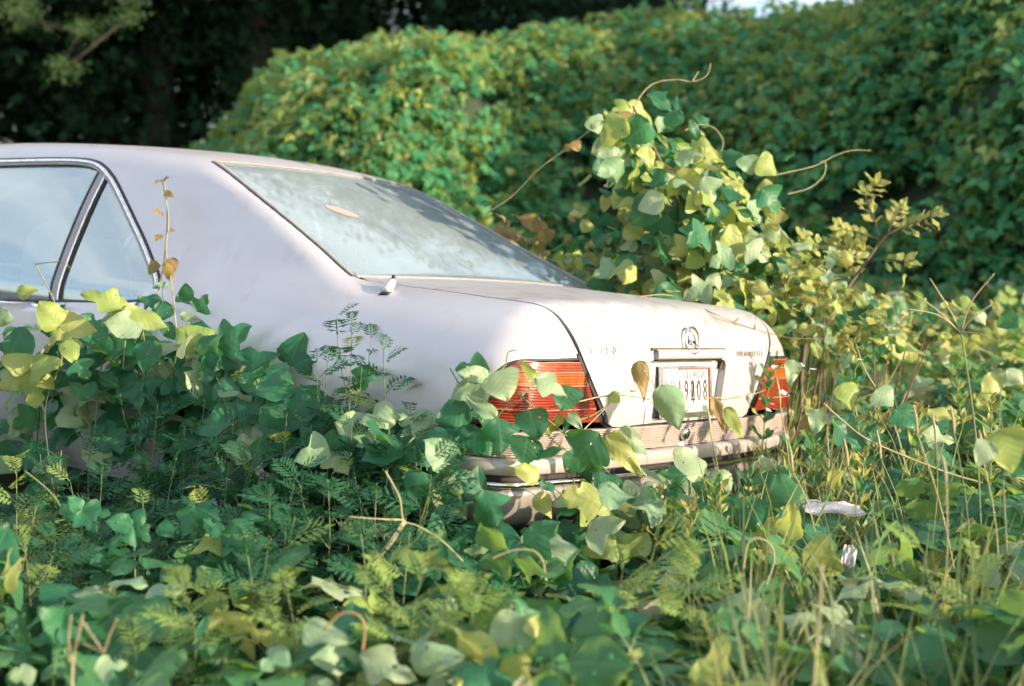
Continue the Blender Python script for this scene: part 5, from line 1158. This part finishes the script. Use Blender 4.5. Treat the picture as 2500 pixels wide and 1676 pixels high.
# ragweed plants
def ragweed(px, top_py, dep, label, group=None, seed=0, sunny=False, h=None, branches=3):
    r = np.random.default_rng(900+seed); t = at(px, top_py, dep); g0 = gz(t[0:1], t[1:2])[0]; base = np.array([t[0]+r.normal(0, .03), t[1]+r.normal(0, .03), g0]); H = max(t[2]-g0, .25)
    T = empty('ragweed_plant', base); tag(T, label, 'ragweed', group)
    path = smooth_path([base, base+(t-base)*.35+np.r_[r.normal(0, .012, 2), 0], base+(t-base)*.7+np.r_[r.normal(0, .02, 2), 0], t], 6); put_tube(T, path, np.linspace(.0036, .0012, len(path)), STEMG)
    nodes = []
    for k in range(int(7+H*11)):
        q = .18+.80*k/(6+H*11); i = q*(len(path)-1); P = path[int(i)]+(path[min(int(i)+1, len(path)-1)]-path[int(i)])*(i-int(i)); nodes.append((P, q, None))
    for b_ in range(branches):
        q = r.uniform(.35, .75); P = path[int(q*(len(path)-1))]; a = r.uniform(0, 6.28); l = H*r.uniform(.18, .32); e = P+np.array([math.cos(a)*l*.5, math.sin(a)*l*.5, l]); bp_ = smooth_path([P, (P+e)/2+np.array([math.cos(a), math.sin(a), 0])*l*.12, e], 4); put_tube(T, bp_, np.linspace(.002, .0008, len(bp_)), STEMG, 'branch', 4)
        for k in range(4): nodes.append((bp_[int((k+1)/4.01*len(bp_))-0 if k < 3 else -1], .6+.1*k, a))
    for k, (P, q, a0) in enumerate(nodes):
        a = k*2.4+r.normal(0, .4) if a0 is None else a0+r.normal(0, 1.2); s = (.145*(1-q)**.6+.05)*r.uniform(.8, 1.2)
        d = np.array([math.cos(a), math.sin(a), .25+.9*q**3]); n_ = UP+TOCAM*.35+r.normal(0, .25, 3)
        x, y, z = frame(d, n_); o = bpy.data.objects.new('leaf', FROND[int(r.integers(5))]); ROOT.objects.link(o); o.parent = T; l = P-base
        o.matrix_local = Matrix(((x[0]*s, y[0]*s, z[0]*s, l[0]), (x[1]*s, y[1]*s, z[1]*s, l[1]), (x[2]*s, y[2]*s, z[2]*s, l[2]), (0, 0, 0, 1)))
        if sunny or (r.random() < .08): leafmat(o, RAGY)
    return T
ragweed(860, 765, 4.22, 'tall thin ragweed standing against the silver rear wing', None, 1, False, branches=6)
ragweed(935, 825, 4.18, 'second ragweed stem beside the tall one, just left of the tail lamp', None, 2, branches=4)
ragweed(800, 880, 4.28, 'bushy ragweed low against the wing, left of the two tall stems', None, 3, branches=4)
ragweed(385, 985, 4.55, 'ragweed with outspread feathery tips below the rear door handle', None, 4)
ragweed(500, 975, 4.45, 'ragweed with crowded feathery tip below the broad pale kudzu leaves', None, 5)
ragweed(700, 1010, 4.15, 'ragweed rising in front of the rear wheel', None, 6)
ragweed(40, 1110, 4.2, 'ragweed with yellowish stem at the left picture edge', None, 7, True)
RG = 'ragweed plants massed below the car side'
rsp = [(150, 1100, 4.3), (250, 1140, 4.2), (330, 1090, 4.4), (430, 1120, 4.2), (560, 1130, 4.1), (640, 1060, 4.2), (760, 1040, 4.15), (860, 1030, 4.05), (950, 1040, 4.0), (1010, 1090, 3.95), (450, 1040, 4.4), (570, 1020, 4.35), (660, 1180, 3.85), (800, 1170, 3.8), (920, 1180, 3.75), (350, 1200, 3.9), (500, 1220, 3.8), (1050, 1200, 3.75), (720, 1260, 3.6), (880, 1290, 3.5), (90, 1230, 3.8), (220, 1060, 4.5), (1000, 1300, 3.5), (600, 1330, 3.4), (60, 1330, 3.5)]
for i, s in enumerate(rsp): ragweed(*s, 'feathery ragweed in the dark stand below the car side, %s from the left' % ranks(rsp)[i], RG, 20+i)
SG = 'sunlit weed tips in the foreground'
ssp = [(440, 1400, 3.0), (690, 1395, 3.0), (1050, 1330, 3.0), (950, 1370, 2.9), (1150, 1420, 3.0), (1530, 1330, 3.3), (1700, 1350, 3.2), (2380, 1400, 3.0)]
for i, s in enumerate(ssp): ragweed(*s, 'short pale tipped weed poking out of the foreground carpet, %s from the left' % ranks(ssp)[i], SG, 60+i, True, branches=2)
fsp = [(2090, 840, 5.0), (1830, 1170, 4.3), (1930, 1080, 4.6), (2330, 900, 5.2), (1750, 1190, 4.1), (1985, 1000, 4.9), (2150, 985, 5.0), (2240, 1010, 4.8), (2420, 985, 4.6), (1690, 1245, 4.0), (1610, 1215, 4.15), (2110, 1120, 4.3), (1880, 900, 5.1)]
for s, lb in zip(range(13), ('leafy weed with narrow upright leaves right of the boot', 'leafy weed standing before the far end of the bumper', 'leafy weed beside the far tail lamp', 'leafy weed in the field near the right edge', 'leafy weed in front of the bumper below the lock', 'leafy weed close right of the far rear corner of the car', 'leafy weed in the middle of the sunny growth right of the car', 'leafy weed beside the curved grass stalks', 'leafy weed under the tall crab grass', 'leafy weed low before the centre of the bumper', 'leafy weed low before the bumper, left of centre', 'leafy weed above the white board', 'leafy weed rising behind the far tail lamp')):
    px, py, dp = fsp[s]; r = np.random.default_rng(s); t = at(px, py, dp); g0 = gz(t[0:1], t[1:2])[0]; base = np.array([t[0], t[1], g0]); T = empty('leafy_weed', base); tag(T, lb, 'weed')
    P = smooth_path([base, base*.5+t*.5+np.r_[r.normal(0, .02, 2), 0], t], 8); put_tube(T, P, np.linspace(.004, .002, len(P)), STEMG)
    for k in range(34):
        q = .35+.65*k/33; p = P[min(int(q*(len(P)-1)), len(P)-1)]+(t-p if False else 0); a = k*2.4; l = .085*(1.15-q*.55)
        put_leaf(T, p, p+np.array([math.cos(a)*l*.75, math.sin(a)*l*.75, l*(.2+.9*q)]), 'elliptic', UP+TOCAM*.4, SAPL if r.random() < .6 else None, .55)

# darker leaves filling in behind the named vines along the flank
def flank_vine(label, x0, x1, top, bot, n, seed, c0, c1, tones=('g', 'g', 'g', 'g', 'p')):
    r = np.random.default_rng(seed); c = at((x0+x1)/2, bot, (car_depth((x0+x1)/2, min(bot, 1000)) or 4.4)-.3); T = empty('kudzu_vine', (c[0], c[1], gz(c[0:1], c[1:2])[0])); tag(T, label, 'vine')
    pts = []
    for k in range(n):
        x = x0+(x1-x0)*(k+r.random())/n; y = r.uniform(float(np.interp(x, [p[0] for p in top], [p[1] for p in top])), bot); d = (car_depth(x, min(y, 1020)) or 4.4)-r.uniform(c0, c1)
        B = at(x, y, d); a = r.uniform(-2.6, 2.6); l = r.uniform(.085, .135); dr = cr*math.sin(a)-cu*math.cos(a)*.7+TOCAM*r.uniform(-.1, .4)
        put_leaf(T, B, B+unit(dr)*l, r.choice(['ovate', 'lobed', 'left', 'right']), TOCAM*r.uniform(.3, .9)+UP*r.uniform(.3, 1.0)+r.normal(0, .25, 3), MT[tones[int(r.integers(len(tones)))]]); pts.append(B)
    P = smooth_path(np.array(pts[::4]), 5); put_tube(T, P, .0025, STEMG)
flank_vine('dark kudzu leaves massed under the yellow shoot at the left edge', -40, 260, [(0, 790), (260, 830)], 1120, 60, 41, .10, .45)
flank_vine('dark kudzu leaves massed under the rear door handle', 240, 520, [(240, 790), (400, 790), (520, 870)], 1080, 64, 42, .06, .35)
flank_vine('dark kudzu leaves over the rear wheel arch', 500, 760, [(500, 890), (640, 890), (760, 950)], 1130, 52, 43, .06, .35)
flank_vine('dark kudzu leaves low behind the tall ragweed stems', 760, 1110, [(760, 1010), (900, 1000), (1110, 1030)], 1200, 50, 44, .06, .30)
flank_vine('dark kudzu leaves below the bumper end', 1060, 1420, [(1060, 1290), (1250, 1330), (1420, 1320)], 1430, 40, 45, .15, .5)
flank_vine('kudzu leaves crowding the middle of the bumper from below', 1420, 1900, [(1420, 1205), (1600, 1172), (1900, 1125)], 1340, 90, 46, .12, .55, ('g', 'g', 'p', 'y', 'p'))

# ------------------------------------------------------------------ vine smothered sapling, young tree, seed stalks
def sapling_mass():
    dep = 5.75; b0 = at(1700, 760, dep); base = np.array([b0[0], b0[1], gz(b0[0:1], b0[1:2])[0]]); T = empty('kudzu_covered_sapling', base); tag(T, 'sapling smothered in sunlit kudzu leaning behind the boot lid', 'sapling')
    spine = smooth_path([base, at(1720, 760, dep), at(1690, 620, dep), at(1650, 480, dep), at(1580, 330, dep), at(1545, 260, dep)], 6); put_tube(T, spine, np.linspace(.016, .004, len(spine)), TWIG, 'trunk')
    r = np.random.default_rng(3)
    # crown outline in bearing and height: (px centre, py, half width px)
    rows = [(1545, 270, 40), (1560, 320, 70), (1590, 370, 90), (1640, 420, 125), (1690, 470, 150), (1720, 520, 165), (1735, 570, 170), (1730, 620, 190), (1700, 670, 230), (1690, 710, 250), (1740, 750, 200), (1820, 790, 120)]
    for k in range(285):
        px, py, w = rows[min(int(r.random()**.8*12), 11)]; u = r.uniform(-1, 1); X, Y = px+u*w, py+r.normal(0, 22); d = dep+r.uniform(-.35, .25)*(1-abs(u)*.5)
        B = at(X, Y, d); a = r.uniform(0, 6.28); l = r.uniform(.082, .138); dr = cr*math.cos(a)*.8-UP*r.uniform(.1, .9)+TOCAM*r.uniform(-.2, .5)
        nr = TOCAM*.5+UP*r.uniform(.1, .7)+cr*r.uniform(-.1, 1.2)
        tone = r.choice(['g', 'g', 'y', 'p', 'y', 'b'], p=[.22, .12, .27, .26, .10, .03])
        put_leaf(T, B, B+unit(dr)*l, r.choice(['ovate', 'lobed', 'left', 'right', 'elliptic']), nr, MT[str(tone)])
    for st in ([(1700, 820), (1640, 600), (1600, 420), (1545, 270)], [(1545, 280), (1560, 240), (1595, 205), (1650, 195), (1690, 200), (1725, 185), (1735, 155)], [(1690, 200), (1705, 175)], [(1880, 430), (1930, 420), (1990, 405), (2040, 380), (2080, 368), (2125, 368)], [(1920, 475), (1975, 460), (2010, 430), (2015, 398), (2000, 395)], [(1670, 320), (1710, 305), (1745, 315), (1765, 345), (1760, 375)], [(1190, 520), (1250, 480), (1320, 410), (1390, 360), (1440, 320), (1500, 295)]):
        P = smooth_path([at(p[0], p[1], dep+.02) for p in st], 6); put_tube(T, P, np.linspace(.0034, .0016, len(P))*(1+.35*np.clip(np.sin(np.arange(len(P))*1.3)-.4, 0, 1)), STEMY if len(st) != 4 else STEMG, 'tendril')
    for (bx, by), (tx, ty), kd, tn in (((1445, 285), (1470, 325), 'ovate', 'p'), ((1440, 300), (1475, 290), 'ovate', 'p'), ((1400, 345), (1412, 372), 'ovate', 'b'), ((1390, 352), (1385, 372), 'ovate', 'b'), ((1700, 545), (1680, 610), 'lobed', 'g'), ((1720, 430), (1745, 500), 'lobed', 'p'), ((1850, 390), (1905, 420), 'ovate', 'y'), ((1820, 380), (1835, 430), 'ovate', 'p'), ((1620, 490), (1555, 500), 'ovate', 'p'), ((1820, 600), (1880, 640), 'lobed', 'p'), ((1860, 460), (1910, 520), 'lobed', 'g')):
        put_leaf(T, at(bx, by, dep-.3), at(tx, ty, dep-.3), kd, TOCAM+UP*.4, MT[tn], 1.1 if kd == 'ovate' else 1.0)
sapling_mass()
def pinnate(T, base, tip, n, r, mat=SAPL, lf=.06, n_up=UP):
    ax_ = np.asarray(tip)-np.asarray(base); ln = np.linalg.norm(ax_); s_ = unit(np.cross(ax_, TOCAM+UP*.5))
    for k in range(n):
        q = (k+1)/(n+.3); p = np.asarray(base)+ax_*q
        for sd in (-1, 1): put_leaf(T, p, p+unit(s_*sd*.9+unit(ax_)*.75+r.normal(0, .15, 3))*lf*r.uniform(.8, 1.2), 'elliptic', TOCAM*.6+UP*.7+r.normal(0, .3, 3), mat, .95)
    put_leaf(T, tip, np.asarray(tip)+unit(ax_)*lf, 'elliptic', TOCAM*.6+UP*.7, mat, .95)
def young_tree():
    dep = 5.9; r = np.random.default_rng(9); b0 = at(1960, 830, dep); base = np.array([b0[0], b0[1], gz(b0[0:1], b0[1:2])[0]]); T = empty('young_tree', base); tag(T, 'slim leaning sapling with golden feathered leaves right of the smothered one', 'sapling')
    st = smooth_path([base, at(1965, 830, dep), at(2040, 740, dep), at(2100, 660, dep), at(2160, 580, dep), at(2230, 545, dep)], 6); put_tube(T, st, np.linspace(.012, .004, len(st)), TWIG, 'trunk')
    for (a, b, n) in (((2150, 590), (2110, 470), 4), ((2160, 580), (2280, 530), 5), ((2110, 500), (2135, 450), 3), ((2165, 575), (2200, 505), 4), ((2090, 670), (2030, 600), 5), ((2085, 665), (2050, 560), 4), ((2060, 700), (2100, 600), 4), ((2120, 640), (2215, 640), 3), ((2150, 590), (2060, 560), 4), ((2040, 740), (1990, 690), 5), ((2020, 760), (2080, 730), 4), ((1990, 790), (1900, 740), 5), ((2000, 790), (2060, 780), 4), ((1960, 830), (1890, 800), 5)):
        d = dep+r.uniform(-.1, .1); A, B = at(*a, dep), at(*b, d); put_tube(T, smooth_path([A, (A+B)/2+UP*.01, B], 3), .0025, TWIG, 'branch', 4); pinnate(T, A+(B-A)*.2, B, n, r)
young_tree()
def bush(px, py, dep, w, h, n, label, seed, tones, name='leafy_bush', lf=(.05, .09)):
    r = np.random.default_rng(seed); c = at(px, py, dep); base = np.array([c[0], c[1], gz(c[0:1], c[1:2])[0]]); T = empty(name, base); tag(T, label, 'bush')
    for k in range(7):
        e = c+cr*r.uniform(-w, w)*.7+UP*r.uniform(-.2, h*.5); put_tube(T, smooth_path([base, (base+e)/2+r.normal(0, .03, 3), e], 4), np.linspace(.006, .002, 9), TWIG, 'branch', 5)
    for k in range(n):
        u = r.normal(0, .45, 3); B = c+cr*u[0]*w+UP*(u[1]*h)+cf*u[2]*.3; l = r.uniform(*lf); d = r.normal(0, 1, 3)+(0, 0, .2)
        put_leaf(T, B, B+unit(d)*l, r.choice(['elliptic', 'ovate', 'elliptic']), TOCAM*.5+UP*.7+r.normal(0, .3, 3), tones[int(r.integers(len(tones)))], 1.0)
bush(1320, 620, 6.3, .45, .20, 110, 'low bush with yellowing leaves behind the rear window corner', 4, [SAPL, KUDY, None, KUDB])
bush(1660, 520, 5.95, .33, .32, 285, 'inner leaves of the smothered sapling in half shade', 8, [None, SAPL, KUDY, KUDP, None], lf=(.06, .11))
bush(1480, 655, 6.0, .26, .10, 80, 'leafy tangle between the rear window and the smothered sapling', 11, [None, SAPL, KUDY, KUDP])
bush(1965, 690, 5.7, .20, .22, 90, 'pale leaves around the stem of the slim sapling', 12, [SAPL, KUDY, KUDP])
bush(2090, 800, 5.5, .42, .13, 110, 'pale sunlit leaves at the foot of the slim sapling', 13, [SAPL, KUDY, KUDP, None])
bush(1880, 760, 5.6, .42, .28, 130, 'tangle of yellow green leaves at the foot of the smothered sapling', 5, [SAPL, SAPL, KUDY, None])
bush(1580, 690, 6.0, .35, .14, 80, 'darker leafy tangle just above the boot lid', 6, [None, None, SAPL, KUDY])
# crab grass and foxtail stalks
def stalk(label, path, dep, spikes=(), rad=.0022, mat=None, seedhead=None, cat='grass stalk', group=None, name='grass_stalk'):
    P = [at(p[0], p[1], dep) for p in path]; base = P[0].copy(); T = empty(name, base); tag(T, label, cat, group)
    put_tube(T, smooth_path(P, 6), rad, mat or STEMG)
    for a, b, c in spikes:
        q = smooth_path([at(*a, dep), at(*b, dep-.03), at(*c, dep-.05)], 6); put_tube(T, q, np.linspace(.0026, .0014, len(q)), SEED, 'spike', 5)
    if seedhead is not None:
        q = smooth_path([at(*p, dep) for p in seedhead], 6); put_tube(T, q, .0026*np.sin(np.linspace(.35, 3.0, len(q)))+.0010, SEED, 'seed_head', 7)
stalk('tall crab grass with five spread spikes at the right', [(2400, 1420), (2385, 1100), (2360, 900), (2345, 810)], 3.9, [((2345, 812), (2320, 760), (2270, 680)), ((2345, 812), (2290, 760), (2225, 712)), ((2346, 812), (2290, 770), (2215, 755)), ((2346, 812), (2370, 740), (2428, 668)), ((2346, 812), (2370, 780), (2420, 745)), ((2346, 812), (2390, 815), (2418, 828))], .0026)
stalk('broken crab grass with four straw spikes hanging before the ragweed', [(1130, 1370), (1075, 1318), (1020, 1285), (985, 1270), (975, 1215), (940, 1150)], 3.55, [((985, 1272), (950, 1325), (902, 1375)), ((988, 1274), (955, 1330), (908, 1382)), ((990, 1276), (960, 1320), (930, 1355)), ((985, 1270), (930, 1268), (850, 1262))], .0024, STEMY)
stalk('forked straw grass tips close to the camera at the lower left', [(175, 1690), (180, 1600), (200, 1510)], 2.75, [((172, 1620), (168, 1560), (174, 1500)), ((180, 1600), (192, 1550), (202, 1500)), ((202, 1520), (230, 1560), (250, 1590)), ((252, 1595), (268, 1550), (286, 1510)), ((200, 1570), (225, 1582), (248, 1592))], .003, STEMY)
stalk('bent straw coloured stem arching in the lower right weeds', [(1815, 1390), (1825, 1330), (1850, 1315), (1880, 1330), (1890, 1370), (1870, 1430)], 3.4, (), .0024, STEMY)
stalk('bent orange stem arching in the foreground left of centre', [(790, 1540), (830, 1500), (870, 1500), (890, 1530), (885, 1590)], 2.8, (), .0028, STEMR)
stalk('hooked pale stem curling above the foreground leaves at the centre', [(1200, 1365), (1250, 1345), (1300, 1345), (1325, 1370), (1330, 1400)], 3.2, (), .0022, STEMY)
stalk('thick blurred straw stem close to the camera at the lower right', [(1985, 1700), (1992, 1600), (2002, 1490), (2006, 1380)], 2.6, (), .0026, STEMY)
STK = ((2275, 1330, 2285, 1080, 3.8), (2330, 1390, 2240, 1060, 3.7), (2370, 1380, 2330, 1060, 3.6), (2440, 1400, 2400, 1120, 3.5), (2210, 1300, 2150, 1120, 4.0), (1990, 1300, 1935, 1150, 3.7), (2090, 1260, 2070, 1140, 3.8), (2300, 1500, 2310, 1180, 3.2), (1760, 1270, 1735, 1060, 4.1), (1930, 1260, 1905, 990, 4.4))
for i, (x0, y0, x1, y1, d) in enumerate(STK):
    stalk('slender upright grass stalk right of the car, %s from the left' % ranks(STK)[i], [(x0, y0), ((x0+x1)/2+8, (y0+y1)/2), (x1, y1)], d, (), .0018, STEMY if i % 2 else STEMG, [(x1, y1), (x1-3, y1-35), (x1-10, y1-70)], 'grass stalk', 'upright grass stalks right of the car')
stalk('two curved grass stalks crossing in front of the field weeds', [(2400, 1180), (2300, 1150), (2130, 1080), (2060, 1030), (2010, 985)], 4.0, (), .0028, STEMY)
# white litter in the weeds
def litter(name, label, px, py, dep, sz, rz, tilt):
    p = at(px, py, dep); n1, n2 = 14, 6; gu, gv = np.meshgrid(np.linspace(-.5, .5, n1), np.linspace(-.5, .5, n2)); q = np.stack([gu.ravel()*3+px*.01, gv.ravel()*3, 0*gu.ravel()], 1); w_ = fbm(q*2, 5, 3)
    V_ = np.stack([gu.ravel()*sz[0]*(1+.10*w_), gv.ravel()*sz[1]*(1+.16*np.roll(w_, 7)), .10*sz[1]*w_+.22*sz[1]*(gv.ravel()+.5)**3], 1); top = len(V_); V_ = np.concatenate([V_, V_-np.array([0, 0, sz[2]])])
    f_ = [(j*n1+i, j*n1+i+1, (j+1)*n1+i+1, (j+1)*n1+i) for j in range(n2-1) for i in range(n1-1)]; rim = [j for j in range(n1)]+[k*n1+n1-1 for k in range(1, n2)]+[(n2-1)*n1+j for j in range(n1-2, -1, -1)]+[k*n1 for k in range(n2-2, 0, -1)]
    f_ += [tuple(i+top for i in f[::-1]) for f in f_]+[(rim[i], rim[i]+top, rim[(i+1) % len(rim)]+top, rim[(i+1) % len(rim)]) for i in range(len(rim))]; b = MB(); b.add(V_, f_); o = obj(name, b.data(name, simple(name+'_white', (.62, .60, .59), .6, noise=(22, (.32, .28, .23), .9)), False)); o.location = p; o.rotation_euler = (tilt, .03, rz); tag(o, label, 'litter')
litter('white_board', 'flat white plastic board lying in the weeds right of the bumper', 2030, 1243, 4.2, (.17, .07, .008), -YAW+.1, .06)
litter('plastic_scrap', 'small white plastic scrap low among the grass, below the flat board', 2072, 1362, 3.75, (.035, .06, .006), -YAW-.4, .7)
for i in range(9):
    r = np.random.default_rng(70+i); x, y = [(1893, 893), (1880, 985), (1882, 1003), (1960, 890), (1975, 905), (1845, 950), (1905, 960), (2105, 880), (1655, 1080)][i]
    p = at(x, y, 4.75-.02*i); o = obj('small_flower', LEAFM['elliptic'][i % 4]); o.location = p; o.scale = (.05, .025, .025); o.rotation_euler = (r.uniform(-.6, .6), r.uniform(-.5, .5), r.uniform(0, 6)); leafmat(o, FLOWER)
    tag(o, 'tiny white weed flower among the stems near the far tail lamp', 'flower', 'white weed flowers by the far tail lamp')
